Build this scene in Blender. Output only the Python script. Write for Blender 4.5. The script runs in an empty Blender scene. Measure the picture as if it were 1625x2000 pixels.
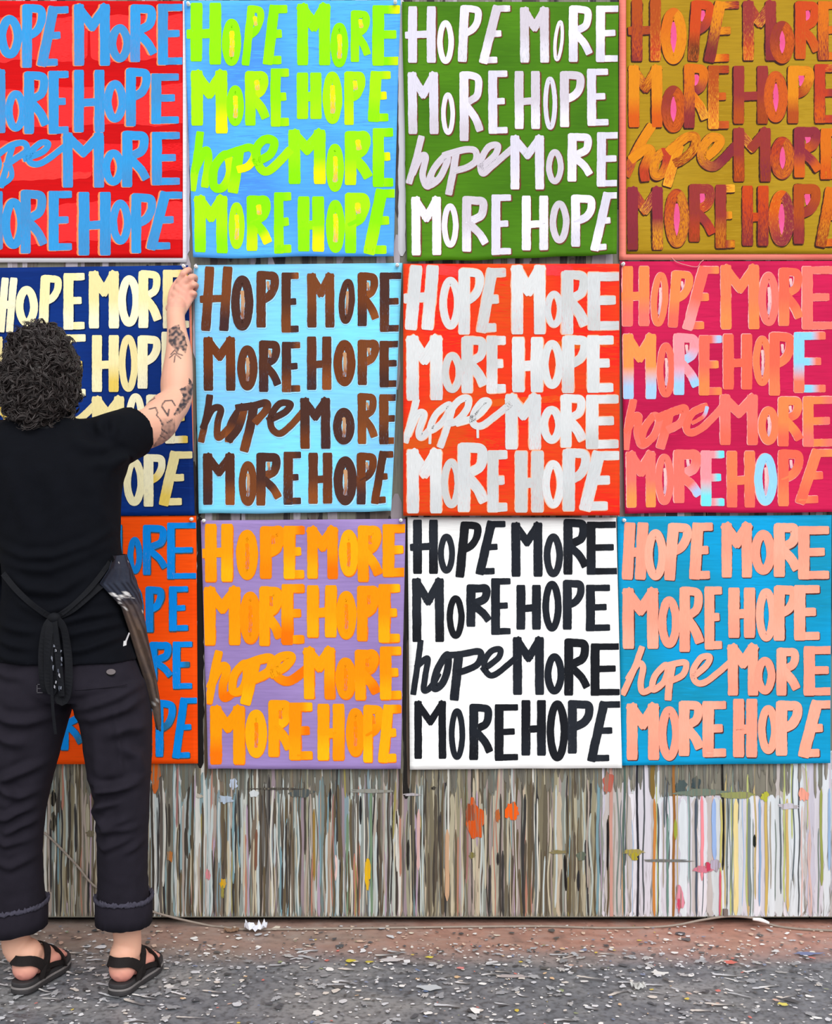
import bpy, math, random
from mathutils import Vector, noise as mnoise

# ------------------------------------------------------------------ camera, light, exposure
S = bpy.context.scene
C = S.collection
F, CX, CY, CAMD, CAMH = 2350.0, 812.5, 1000.0, 3.5, 1.2      # focal length (px), frame centre, metres to the wall, eye height
cam_d = bpy.data.cameras.new('camera'); cam = bpy.data.objects.new('camera', cam_d); C.objects.link(cam)
cam_d.sensor_fit = 'AUTO'; cam_d.sensor_width = 36; cam_d.lens = F/2000*36
cam.location = (0, -CAMD, CAMH); cam.rotation_euler = (math.pi/2, 0, 0); S.camera = cam
wd = bpy.data.worlds.new('world'); S.world = wd; wd.use_nodes = True
bg = wd.node_tree.nodes['Background']; bg.inputs[0].default_value = (0.97, 0.985, 1.0, 1); bg.inputs[1].default_value = 0.80
sl = bpy.data.lights.new('sun', 'SUN'); so = bpy.data.objects.new('sun', sl); C.objects.link(so)
sl.energy = 2.45; sl.angle = math.radians(50); sl.color = (1.0, 0.98, 0.95)
so.rotation_euler = Vector((-0.26, 0.82, -0.72)).to_track_quat('-Z', 'Y').to_euler(); so.location = (-1, -3, 4)
S.view_settings.view_transform = 'Standard'; S.view_settings.look = 'None'; S.view_settings.gamma = 1
S.view_settings.use_curve_mapping = False; S.view_settings.exposure = 0.01

def W(px, py, Y=0.0):
    d = Y + CAMD
    return Vector(((px-CX)*d/F, Y, CAMH+(CY-py)*d/F))
def G(px, py):                                                # a point on the ground
    d = F*CAMH/(py-CY); return Vector(((px-CX)*d/F, d-CAMD, 0))
def lin(c):
    return tuple(((v/255)/12.92 if v/255 <= .04045 else ((v/255+.055)/1.055)**2.4) for v in c)
def mixc(a, b, t): return tuple(a[i]*(1-t)+b[i]*t for i in range(3))
def nz(x, y, z=0.0): return mnoise.noise(Vector((x, y, z)))

# ------------------------------------------------------------------ materials
def paint_material(name, rough=.6, spec=.25, bump=.12, along=22, across=260):
    m = bpy.data.materials.new(name); m.use_nodes = True; nt = m.node_tree; N = nt.nodes; L = nt.links
    b = N['Principled BSDF']; b.inputs['Roughness'].default_value = rough; b.inputs['Specular IOR Level'].default_value = spec
    a = N.new('ShaderNodeAttribute'); a.attribute_name = 'paint'
    u = N.new('ShaderNodeAttribute'); u.attribute_name = 'under'
    s = N.new('ShaderNodeAttribute'); s.attribute_name = 'stroke'
    mul = N.new('ShaderNodeVectorMath'); mul.operation = 'MULTIPLY'; mul.inputs[1].default_value = (along, across, 1)
    L.new(s.outputs['Vector'], mul.inputs[0])
    n = N.new('ShaderNodeTexNoise'); n.inputs['Scale'].default_value = 1; n.inputs['Detail'].default_value = 3
    L.new(mul.outputs[0], n.inputs['Vector'])
    # dry-brush amount: fac = clamp((noise - (0.74 - 0.5*dry))*5)
    t = N.new('ShaderNodeMath'); t.operation = 'MULTIPLY_ADD'; t.inputs[1].default_value = -.5; t.inputs[2].default_value = .74
    L.new(u.outputs['Alpha'], t.inputs[0])
    d = N.new('ShaderNodeMath'); d.operation = 'SUBTRACT'; L.new(n.outputs['Fac'], d.inputs[0]); L.new(t.outputs[0], d.inputs[1])
    f = N.new('ShaderNodeMath'); f.operation = 'MULTIPLY'; f.use_clamp = True; f.inputs[1].default_value = 5; L.new(d.outputs[0], f.inputs[0])
    mx = N.new('ShaderNodeMix'); mx.data_type = 'RGBA'
    L.new(f.outputs[0], mx.inputs[0]); L.new(a.outputs['Color'], mx.inputs[6]); L.new(u.outputs['Color'], mx.inputs[7])
    hsv = N.new('ShaderNodeHueSaturation')
    n2 = N.new('ShaderNodeTexNoise'); n2.inputs['Scale'].default_value = .6; n2.inputs['Detail'].default_value = 4; L.new(mul.outputs[0], n2.inputs['Vector'])
    mr = N.new('ShaderNodeMapRange'); mr.inputs[1].default_value = .25; mr.inputs[2].default_value = .75; mr.inputs[3].default_value = .9; mr.inputs[4].default_value = 1.08
    L.new(n2.outputs['Fac'], mr.inputs[0]); L.new(mr.outputs[0], hsv.inputs['Value']); L.new(mx.outputs[2], hsv.inputs['Color'])
    L.new(hsv.outputs[0], b.inputs['Base Color'])
    bp = N.new('ShaderNodeBump'); bp.inputs['Strength'].default_value = bump; bp.inputs['Distance'].default_value = .002
    L.new(n.outputs['Fac'], bp.inputs['Height']); L.new(bp.outputs[0], b.inputs['Normal'])
    return m
def plain_material(name, col, rough=.7, spec=.3, scale=60, var=.25, bump=.2, weave=False, metal=0):
    m = bpy.data.materials.new(name); m.use_nodes = True; nt = m.node_tree; N = nt.nodes; L = nt.links
    b = N['Principled BSDF']; b.inputs['Roughness'].default_value = rough; b.inputs['Specular IOR Level'].default_value = spec; b.inputs['Metallic'].default_value = metal
    tc = N.new('ShaderNodeTexCoord'); n = N.new('ShaderNodeTexNoise'); n.inputs['Scale'].default_value = scale; n.inputs['Detail'].default_value = 5
    L.new(tc.outputs['Object'], n.inputs['Vector'])
    mx = N.new('ShaderNodeMix'); mx.data_type = 'RGBA'; c = lin(col)
    mx.inputs[6].default_value = (*[v*(1-var) for v in c], 1); mx.inputs[7].default_value = (*[min(1, v*(1+var)) for v in c], 1)
    L.new(n.outputs['Fac'], mx.inputs[0]); L.new(mx.outputs[2], b.inputs['Base Color'])
    bp = N.new('ShaderNodeBump'); bp.inputs['Strength'].default_value = bump; bp.inputs['Distance'].default_value = .002
    n3 = N.new('ShaderNodeTexNoise'); n3.inputs['Scale'].default_value = 900 if weave else scale*3; L.new(tc.outputs['Object'], n3.inputs['Vector'])
    L.new(n3.outputs['Fac'], bp.inputs['Height']); L.new(bp.outputs[0], b.inputs['Normal'])
    return m
PAINT = paint_material('brushed_acrylic_paint', .62, .10)
FLOORM = paint_material('paint_spattered_concrete', .42, .45, .35, 60, 60)
WALLM = paint_material('drip_covered_board', .55, .18, .2, 10, 160)
SHIRTM = plain_material('black_cotton', (9, 11, 18), .9, .12, 30, .25, .25, True)
TROUM = plain_material('charcoal_twill', (35, 32, 41), .9, .14, 25, .22, .3, True)
FRAYM = plain_material('frayed_twill_edge', (70, 68, 82), .9, .2, 200, .4, .5, True)
APRONM = paint_material('painted_denim', .8, .2, .2, 60, 60)
STRINGM = plain_material('black_apron_tape', (9, 11, 18), .8, .25, 60, .4, .3, True)
HAIRM = plain_material('dark_brown_hair', (50, 42, 41), .42, .5, 40, .45, .1)
RUBM = plain_material('dark_grey_rubber', (52, 50, 52), .7, .35, 60, .2, .2)
SOLEM = plain_material('pale_grey_foam_edge', (120, 116, 116), .7, .3, 80, .15, .2)
STRAPM = plain_material('black_sandal_webbing', (26, 21, 21), .8, .3, 120, .3, .3, True)
PINM = plain_material('white_plastic', (238, 238, 240), .35, .5, 20, .05, 0)
STEELM = plain_material('steel_pin', (190, 190, 195), .3, .5, 20, .05, 0, False, 1)
CORDM = plain_material('dusty_grey_cable', (150, 138, 128), .7, .3, 60, .3, .2)
PAPERM = plain_material('white_scrap_paper', (225, 228, 238), .8, .2, 40, .1, .3)
DARKM = plain_material('dark_recess', (22, 14, 12), .9, .1, 30, .3, .2)
SKINM = bpy.data.materials.new('skin'); SKINM.use_nodes = True
_b = SKINM.node_tree.nodes['Principled BSDF']; _a = SKINM.node_tree.nodes.new('ShaderNodeAttribute'); _a.attribute_name = 'paint'
SKINM.node_tree.links.new(_a.outputs['Color'], _b.inputs['Base Color']); _b.inputs['Roughness'].default_value = .55; _b.inputs['Specular IOR Level'].default_value = .35
_b.inputs['Subsurface Weight'].default_value = .12; _b.inputs['Subsurface Radius'].default_value = (.01, .004, .002)
_n = SKINM.node_tree.nodes.new('ShaderNodeTexNoise'); _n.inputs['Scale'].default_value = 300
_bp = SKINM.node_tree.nodes.new('ShaderNodeBump'); _bp.inputs['Strength'].default_value = .08; _bp.inputs['Distance'].default_value = .001
SKINM.node_tree.links.new(_n.outputs['Fac'], _bp.inputs['Height']); SKINM.node_tree.links.new(_bp.outputs[0], _b.inputs['Normal'])

# ------------------------------------------------------------------ object helpers
def tag(o, label=None, cat=None, group=None, kind=None):
    for k, v in (('label', label), ('category', cat), ('group', group), ('kind', kind)):
        if v: o[k] = v
    return o
def link(name, me, parent=None, mats=()):
    o = bpy.data.objects.new(name, me); C.objects.link(o)
    for m in mats: me.materials.append(m)
    if parent is not None:
        o.parent = parent; o.matrix_parent_inverse = parent.matrix_basis.inverted()
    return o
def empty(name, loc, label, cat, group=None):
    o = bpy.data.objects.new(name, None); C.objects.link(o); o.location = loc; o.empty_display_size = .05
    return tag(o, label, cat, group)

class Acc:
    """collects painted geometry: positions plus the paint's own colour, the colour under it and the brush direction"""
    def __init__(s): s.v = []; s.f = []; s.c = []; s.u = []; s.s = []
    def add(s, p, c, u, dry, st): s.v.append(p); s.c.append((*c, 1)); s.u.append((*u, dry)); s.s.append(st); return len(s.v)-1
    def build(s, name, mat, parent=None, smooth=True):
        me = bpy.data.meshes.new(name); me.from_pydata([tuple(p) for p in s.v], [], s.f)
        for nm, arr, n in (('paint', s.c, 4), ('under', s.u, 4)):
            at = me.attributes.new(nm, 'FLOAT_COLOR', 'POINT'); at.data.foreach_set('color', [x for t in arr for x in t])
        at = me.attributes.new('stroke', 'FLOAT_VECTOR', 'POINT'); at.data.foreach_set('vector', [x for t in s.s for x in t])
        if smooth: me.polygons.foreach_set('use_smooth', [True]*len(me.polygons))
        return link(name, me, parent, (mat,))

def catmull(pts, closed=False, step=3.0):
    n = len(pts); out = []
    rng = range(n if closed else n-1)
    for i in rng:
        g = lambda k: pts[k % n] if closed else pts[max(0, min(n-1, k))]
        p0, p1, p2, p3 = g(i-1), g(i), g(i+1), g(i+2)
        L = math.dist(p1, p2); k = max(2, int(L/step)+1)
        for j in range(k):
            t = j/k
            out.append(tuple(.5*(2*b+(c-a)*t+(2*a-5*b+4*c-d)*t*t+(-a+3*b-3*c+d)*t**3) for a, b, c, d in zip(p0, p1, p2, p3)))
    out.append(pts[0] if closed else pts[-1])
    return out

def ribbon(acc, mp, pts, w, h, c0, c1, under, dry, rng, closed=False, rag=.05, step=3.0, tip=.72, fade=.6, capext=True, c1at=.5):
    """one brush stroke: pts in picture units of the sheet, mp maps (x, y, height) to the surface"""
    if not closed and capext and len(pts) > 1:                # run the ends out by half a width
        (ax, ay), (bx, by) = pts[0], pts[1]; l = math.dist(pts[0], pts[1]) or 1
        p0 = (ax-(bx-ax)/l*w*.42, ay-(by-ay)/l*w*.42)
        (ax, ay), (bx, by) = pts[-1], pts[-2]; l = math.dist(pts[-1], pts[-2]) or 1
        p1 = (ax-(bx-ax)/l*w*.42, ay-(by-ay)/l*w*.42)
        pts = [p0]+list(pts[1:-1])+[p1] if len(pts) > 2 else [p0, p1]
    ls = catmull([tuple(p) for p in pts], closed, step)
    n = len(ls); tot = sum(math.dist(ls[i], ls[i+1]) for i in range(n-1)) or 1
    ph = [rng.uniform(0, 99) for _ in range(4)]; seed = rng.uniform(0, 500); run = 0; prev = None
    K = (-1, -.5, .5, 1)
    NN = n-1 if closed else n
    def tang(i):
        a = ls[(i-2) % NN] if closed else ls[max(0, i-2)]; b = ls[(i+2) % NN] if closed else ls[min(n-1, i+2)]
        return math.atan2(b[1]-a[1], b[0]-a[0])
    for i, (x, y) in enumerate(ls):
        a = ls[(i-1) % (n-1)] if closed else ls[max(0, i-1)]; b = ls[(i+1) % (n-1)] if closed else ls[min(n-1, i+1)]
        tx, ty = b[0]-a[0], b[1]-a[1]; l = math.hypot(tx, ty) or 1; nx, ny = -ty/l, tx/l
        if i: run += math.dist(ls[i-1], ls[i])
        hw = w/2
        if not closed:
            e = min(run, tot-run); r = w*.32
            if e < r: hw *= tip+(1-tip)*math.sqrt(max(0, 1-(1-e/r)**2))
        q = run/w
        jl = 1+rag*(nz(q*.9, ph[0])*1.3+nz(q*4, ph[1])*.8); jr = 1+rag*(nz(q*.9, ph[2])*1.3+nz(q*4, ph[3])*.8)
        t = run/tot; cc = mixc(c0, c1, max(0, min(1, (t-c1at)/max(.05, 1-c1at)*1.6)))
        dr = dry*(1+fade*(2*t-1)) if not closed else dry
        row = []
        i2, i3 = (i-2, i+2) if closed else (max(0, i-2), min(n-1, i+2))
        dth = (tang(i3)-tang(i2)+math.pi) % (2*math.pi)-math.pi; dsl = sum(math.dist(ls[m % NN], ls[(m+1) % NN]) for m in range(i2, i3))
        Rc = dsl/abs(dth) if abs(dth) > 1e-4 else 1e9
        for k in K:
            j = jl if k < 0 else jr
            of = hw*k*j
            if k*dth > 0 and abs(of) > .88*Rc*abs(k): of = math.copysign(.88*Rc*abs(k), k)
            X, Y = x+nx*of, y+ny*of
            dd = dr+(.12 if abs(k) == 1 else 0)
            row.append(acc.add(mp(X, Y, h), cc, under, dd, (run*.0015, k*hw*.0015, seed)))
        if prev:
            for q2 in range(3): acc.f.append((prev[q2], prev[q2+1], row[q2+1], row[q2]))
        prev = row
def blob(acc, mp, x, y, rx, ry, h, c, rng, under=None, dry=0, n=14, rag=.25, rot=0):
    seed = rng.uniform(0, 500); ce = acc.add(mp(x, y, h), c, under or c, dry, (0, 0, seed)); ring = []
    for i in range(n):
        a = i/n*2*math.pi; r = 1+rag*(rng.uniform(-1, 1) if n < 18 else 2*nz(2*math.cos(a), 2*math.sin(a), seed)); dx, dy = rx*r*math.cos(a), ry*r*math.sin(a)
        X, Y = x+dx*math.cos(rot)-dy*math.sin(rot), y+dx*math.sin(rot)+dy*math.cos(rot)
        ring.append(acc.add(mp(X, Y, h), c, under or c, dry, (dy*.0015, dx*.0015, seed)))
    for i in range(n): acc.f.append((ce, ring[i], ring[(i+1) % n]))
def box(acc, x0, x1, y0, y1, z0, z1, c, dry=0, under=None):
    i = len(acc.v)
    for x in (x0, x1):
        for y in (y0, y1):
            for z in (z0, z1): acc.add((x, y, z), c, under or c, dry, (z, x, y*30))
    for q in ((0, 1, 3, 2), (4, 6, 7, 5), (0, 4, 5, 1), (2, 3, 7, 6), (0, 2, 6, 4), (1, 5, 7, 3)): acc.f.append(tuple(i+k for k in q))

# ------------------------------------------------------------------ the wall with its drips
rng = random.Random(7)
wall = Acc(); gw = lin((128, 124, 112))
seams = [-1400, -560, 645, 1380, 1581, 2300]
for a, b in zip(seams, seams[1:]):
    g = W(a+1.2, 0).x, W(b-1.2, 0).x
    box(wall, g[0], g[1], 0, .02, .021, 3.3, gw, .4, lin((95, 92, 86)))
i0 = len(wall.v)
box(wall, W(-1400, 0).x, W(2300, 0).x, .045, .06, 0, 3.3, lin((20, 14, 12)))
mpw = lambda x, y, h: W(x, min(y, 1790), -h)
ZB = 1790
def zone(x):
    if x < 290: return [(158, 148, 122), (132, 122, 98), (172, 164, 142), (112, 102, 82), (140, 150, 146), (150, 140, 120)]
    if x < 420: return [(168, 176, 176), (190, 194, 194), (128, 150, 154), (112, 104, 92), (205, 205, 200), (98, 90, 84), (140, 165, 170)]
    if x < 800: return [(142, 150, 146), (170, 176, 170), (112, 128, 128), (120, 106, 92), (152, 150, 128), (188, 190, 184), (98, 94, 90), (160, 140, 122), (128, 148, 156), (148, 132, 140)]
    if x < 1180: return [(150, 143, 118), (174, 166, 142), (118, 110, 90), (136, 140, 132), (188, 172, 150), (108, 116, 116), (158, 142, 138), (100, 92, 76), (168, 165, 150)]
    return [(208, 204, 214), (222, 218, 226), (196, 192, 206), (205, 210, 214), (190, 182, 180), (214, 220, 226)]
def drip(x, y0, y1, w, c, h, dry=.25, wob=2.0, tip=.3, under=None, step=16):
    p = rng.uniform(0, 99); n = max(2, int((y1-y0)/40))
    pts = [(x+wob*nz(p, k*.45)*2, y0+(y1-y0)*k/n) for k in range(n+1)]
    ribbon(wall, mpw, pts, w, h, lin(c), lin(c), lin(under or (110, 106, 98)), dry, rng, rag=.25, step=step, tip=tip, capext=False)
hh = .0004
for k in range(1300):                                         # broad old runs, edge to edge
    x = rng.uniform(-900, 2250); z = zone(x); c = rng.choice(z); hh += .0000006
    y0 = rng.choice([1440, 1480, 1500, 1530, 1560]) + rng.uniform(-20, 25)
    if x > 1200: y0 = 1557+rng.uniform(-4, 8) if x > 1290 and x < 1520 else rng.uniform(1460, 1560)
    drip(x, y0, ZB, rng.uniform(3.5, 10) if x < 1180 else rng.uniform(10, 26), c, hh, .3, 2.2)
for x in list(range(1290, 1525, 12)):                          # pale scrubbed area right
    hh += .0000006; drip(x+rng.uniform(-4, 4), 1556+rng.uniform(-4, 4), ZB, 16, rng.choice(zone(1400)), hh, .15, 1)
for k in range(1150):                                         # thin dark and bright runs
    x = rng.uniform(-900, 2250); hh += .0000006; r = rng.random()
    if x < 1190:
        c = rng.choice([(66, 60, 54), (88, 78, 66), (56, 54, 54), (96, 84, 64)]) if r < .46 else rng.choice([(204, 202, 194), (186, 196, 196), (190, 180, 156), (174, 182, 176), (168, 154, 144)]) if r < .86 else rng.choice([(176, 122, 104), (118, 150, 160), (150, 140, 82), (156, 112, 108), (112, 136, 110), (172, 150, 170)])
        y0 = rng.uniform(1440, 1700); y1 = min(ZB, y0+rng.uniform(80, 340)); wd_ = rng.uniform(1.6, 5.0)
    else:
        if r > .42: continue
        c = rng.choice([(96, 106, 112), (120, 132, 126), (190, 170, 120), (168, 188, 214), (212, 180, 174), (182, 190, 120), (84, 88, 92), (160, 152, 140), (200, 160, 120), (140, 170, 170)])
        y0 = rng.uniform(1440, 1620); y1 = min(ZB, y0+rng.uniform(150, 350)); wd_ = rng.uniform(1.5, 4.0)
    drip(x, y0, y1, wd_, c, hh, .15, 2.5)
# dirtier band just under the sheets
for k in range(800):
    x = rng.uniform(-900, 2250); hh += .0000006
    c = rng.choice([(110, 106, 92), (92, 90, 82), (126, 118, 98), (104, 110, 104)]) if x < 1190 else rng.choice([(140, 136, 120), (122, 124, 112), (150, 144, 134), (112, 116, 112)])
    if 1540 < x and rng.random() < .7: continue
    drip(x, 1430, rng.uniform(1500, 1562), rng.uniform(3, 8), c, hh, .45, 1.5)
# wall behind the sheets, seen in the gaps
for k in range(700):
    x = rng.uniform(-900, 2250); hh += .0000006
    c = rng.choice([(96, 84, 78), (150, 140, 146), (70, 62, 60), (176, 168, 176), (52, 46, 46)])
    y0 = rng.uniform(-300, 1100); drip(x, y0, y0+rng.uniform(200, 420), rng.uniform(8, 22), c, hh, .3, 2, step=40)
for x0, y0, y1, w, c in ((389, 690, 1010, 11, (24, 20, 22)), (391, 1010, 1500, 14, (26, 22, 22)), (402, 1200, 1520, 5, (92, 74, 60)), (793, 1010, 1560, 13, (30, 26, 24)), (797, 1250, 1540, 5, (86, 72, 62)),
                         (383, 515, 700, 12, (196, 190, 206)), (785, 0, 500, 14, (206, 204, 212)), (362, 0, 500, 14, (196, 196, 214)), (1216, 500, 1010, 12, (132, 112, 110)), (1213, 1010, 1200, 10, (110, 120, 120))):
    hh += .000004; drip(x0, y0, y1, w, c, hh, .1, 1)
for x, y0, y1, w, c in ((1412, 1470, 1700, 4, (28, 26, 26)), (1395, 1560, 1680, 8, (150, 178, 226)), (1372, 1555, 1720, 6, (236, 140, 150)), (1437, 1560, 1790, 9, (232, 212, 150)), (1408, 1560, 1790, 4, (196, 186, 110)), (1316, 1470, 1800, 5, (150, 100, 50)),
                        (1278, 1560, 1790, 5, (200, 128, 60)), (1276, 1480, 1560, 9, (128, 104, 52)), (1245, 1480, 1800, 4, (40, 40, 48)), (1194, 1480, 1800, 6, (196, 146, 134)), (1186, 1600, 1700, 4, (30, 24, 24)), (1219, 1480, 1790, 4, (84, 104, 96)), (1474, 1630, 1655, 5, (28, 34, 30)),
                        (1496, 1560, 1790, 5, (200, 172, 96)), (1538, 1560, 1780, 5, (206, 176, 110)), (1463, 1560, 1770, 5, (120, 132, 134)), (1320, 1600, 1640, 5, (150, 160, 60)), (1604, 1540, 1730, 5, (150, 158, 84)), (1620, 1540, 1700, 5, (150, 180, 214)), (1360, 1560, 1790, 4, (74, 84, 100)), (1304, 1590, 1790, 4, (110, 140, 130)), (1484, 1560, 1770, 4, (134, 164, 196)), (1407, 1700, 1790, 4, (206, 90, 110)),
                        (646, 1540, 1585, 5, (34, 32, 34)), (705, 1555, 1610, 5, (34, 34, 36)), (1105, 1670, 1740, 5, (28, 24, 22)), (1130, 1700, 1740, 5, (40, 40, 44)), (974, 1665, 1690, 4, (40, 36, 36)), (798, 1640, 1700, 5, (40, 36, 34)), (818, 1580, 1700, 6, (206, 168, 164)), (873, 1620, 1760, 8, (196, 158, 126)), (655, 1670, 1720, 5, (222, 190, 186)), (615, 1580, 1720, 5, (150, 120, 60)), (302, 1500, 1550, 12, (196, 100, 44)), (500, 1620, 1700, 5, (120, 80, 62))):
    hh += .000004; drip(x, y0, y1, w, c, hh, .15, 1.5)
def wblob(x, y, rx, ry, c, n=26, rag=.3, dry=.5):
    global hh
    hh += .000004; blob(wall, mpw, x, y, rx, ry, hh, lin(c), rng, lin((130, 122, 104)), dry, n, rag)
for a in ((928, 1600, 17, 34, (206, 82, 20)), (918, 1590, 8, 18, (150, 66, 34)), (1000, 1586, 13, 18, (232, 92, 14)), (972, 1594, 5, 12, (178, 92, 40)), (718, 1703, 6, 26, (222, 176, 20)), (718, 1726, 3, 14, (222, 176, 20)), (435, 1726, 7, 9, (208, 160, 20)), (434, 1742, 3, 12, (150, 140, 60)), (303, 1508, 9, 24, (206, 96, 24)), (331, 1673, 6, 12, (178, 112, 56)), (406, 1708, 5, 9, (206, 130, 140)), (456, 1532, 7, 10, (182, 196, 220)), (497, 1550, 9, 7, (206, 212, 216)), (440, 1562, 14, 8, (170, 186, 206)),
          (590, 1548, 24, 8, (74, 82, 84)), (1330, 1536, 11, 14, (74, 88, 88)), (1359, 1530, 9, 13, (60, 74, 78)), (1372, 1548, 46, 7, (108, 124, 112)), (1440, 1552, 40, 6, (146, 150, 92)), (1494, 1556, 7, 10, (182, 182, 60)), (1237, 1664, 22, 5, (168, 152, 70)), (1238, 1672, 8, 8, (172, 158, 40)), (1300, 1681, 48, 2.4, (110, 112, 112)), (1375, 1697, 22, 7, (206, 120, 140)), (1383, 1692, 5, 9, (196, 60, 90)), (1328, 1755, 8, 26, (222, 140, 160)), (1326, 1765, 4, 12, (200, 70, 100)), (1397, 1690, 10, 12, (180, 170, 190)), (1569, 1552, 10, 14, (246, 160, 140)),
          (1134, 1672, 9, 9, (92, 102, 88)), (1090, 1664, 16, 4, (130, 120, 80)), (922, 1671, 6, 6, (120, 112, 60)), (1188, 1528, 9, 20, (182, 92, 78)), (104, 1560, 5, 15, (20, 16, 14)), (104, 1606, 5, 18, (22, 18, 14)), (176, 1628, 8, 6, (112, 102, 82)), (389, 1555, 6, 4, (190, 182, 170)), (847, 1539, 5, 3, (34, 32, 32)), (806, 1552, 16, 3, (176, 170, 176)), (725, 1545, 40, 3.5, (142, 142, 136)), (540, 1541, 55, 2, (70, 66, 62)), (1540, 1575, 20, 6, (196, 190, 200))):
    wblob(*a)
wo = tag(wall.build('wall_back', WALLM, None, False), 'paint-dripped board wall the rows of painted sheets hang on', kind='structure')

# ------------------------------------------------------------------ the floor
fl = Acc(); rng = random.Random(11)
NX, NY = 520, 150; X0, X1, Y0, Y1 = -2.6, 2.6, -4.2, .05
cg, cb, cr, cl = lin((118, 121, 128)), lin((152, 134, 124)), lin((186, 136, 120)), lin((168, 166, 164))
for j in range(NY+1):
    y = Y1+(Y0-Y1)*(j/NY)**1.8
    for i in range(NX+1):
        x = X0+(X1-X0)*i/NX
        n = nz(x*3.1, y*5, 1)*.5+nz(x*9, y*14, 2)*.3; n2 = nz(x*16, y*30, 7)+.6*nz(x*40, y*70, 8)
        t = max(0, min(1, (-y-.16-.10*n-.02)/.14)); c = mixc(mixc(cr, cb, max(0, min(1, .45-.55*x+.8*n))), cg, t)
        p = max(0, min(1, (nz(x*2.3+4, y*6, 5)-.05)*2.2))*t; c = mixc(c, cl, p*.5); c = mixc(c, cl, max(0, min(1, n2*.9))*.5); c = mixc(c, (.05, .052, .06), max(0, min(1, -n2*.9))*.55)
        near = W(380, 1870); c = mixc(c, cl, .6*math.exp(-((x+.60)/.10)**2-((y+.40)/.09)**2)+.35*math.exp(-((x+.78)/.08)**2-((y+.45)/.06)**2))
        fl.add((x, y, .0035*nz(x*6, y*6, 9)*min(1, -y*4 if y < 0 else 0)), c, mixc(c, (0.02, .02, .022), .55), .3+.25*t, (x, y, 3))
for j in range(NY):
    for i in range(NX):
        a = j*(NX+1)+i; fl.f.append((a, a+NX+1, a+NX+2, a+1))
hz = .0040
def mpf(x, y, h): return (x, y, h)
WH = [(246, 245, 244), (234, 234, 238), (214, 216, 222), (190, 192, 198), (222, 214, 206)]
for k in range(6500):
    y = -abs(rng.gauss(.0, .55)) if rng.random() < .75 else -rng.uniform(.05, 1.2); x = rng.uniform(-1.7, 1.7)
    if y > -.02: continue
    r = rng.random()
    c = rng.choice(WH) if r < .66 else rng.choice([(84, 86, 92), (74, 74, 78), (92, 90, 90)]) if r < .92 else rng.choice([(214, 176, 158), (220, 196, 80), (216, 120, 110), (130, 140, 168), (150, 160, 120), (226, 190, 150), (110, 130, 170)])
    s = rng.lognormvariate(-6.0, .48); hz += 2e-7
    if y > -.17 and rng.random() < .45: continue
    if y > -.2 and r < .62 and rng.random() < .5: c = rng.choice([(226, 196, 176), (232, 222, 206)])
    blob(fl, mpf, x, y, s*rng.uniform(.9, 2.2), s*rng.uniform(.8, 1.7), hz, lin(c), rng, lin((120, 118, 118)), .35 if r < .82 else .2, 8, .35, rng.uniform(0, 3))
for k in range(150):                                          # scuffed pale smears
    y = -rng.uniform(.22, .95); x = rng.uniform(-1.5, 1.5); hz += 2e-7; a = rng.uniform(-.6, .6); l = rng.uniform(.012, .035)
    ribbon(fl, mpf, [(x-l*math.cos(a), y-l*math.sin(a)), (x, y+rng.uniform(-.006, .006)), (x+l*math.cos(a), y+l*math.sin(a))], rng.uniform(.004, .012), hz, lin(rng.choice(WH)), lin((170, 172, 178)), lin((118, 118, 120)), .6, rng, rag=.5, step=.008, tip=.2)
for k in range(320):
    y = -rng.uniform(.20, .95); x = rng.uniform(-1.5, 1.5); hz += 2e-7; q = rng.uniform(.003, .010)
    blob(fl, mpf, x, y, q*1.6, q, hz, lin(rng.choice([(176, 178, 182), (160, 162, 168), (190, 188, 188), (150, 150, 154)])), rng, lin((122, 123, 128)), .5, 20, .5, rng.uniform(0, 3))
for px, py, rx, ry, c in ((1425, 1883, .016, .016, (224, 112, 100)), (1290, 1905, .02, .014, (228, 228, 226)), (682, 1880, .014, .01, (222, 206, 60)), (720, 1882, .012, .008, (206, 190, 70)), (840, 1873, .012, .008, (226, 212, 80)), (898, 1894, .012, .008, (224, 140, 140)), (765, 1878, .03, .012, (206, 202, 204)), (1530, 1965, .012, .01, (222, 210, 100)), (1580, 1866, .04, .010, (112, 124, 166)), (1000, 1910, .04, .01, (196, 186, 186)), (840, 1932, .03, .018, (196, 202, 208)), (330, 1930, .012, .012, (222, 220, 218)), (1515, 1861, .01, .01, (238, 238, 240))):
    g = G(px, py); hz += 1e-6; blob(fl, mpf, g.x, g.y, rx, ry, hz, lin(c), rng, lin((130, 126, 126)), .35, 12, .4)
tag(fl.build('floor', FLOORM), 'grey concrete floor flecked with spilled paint, reddish along the wall', kind='structure')

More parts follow.
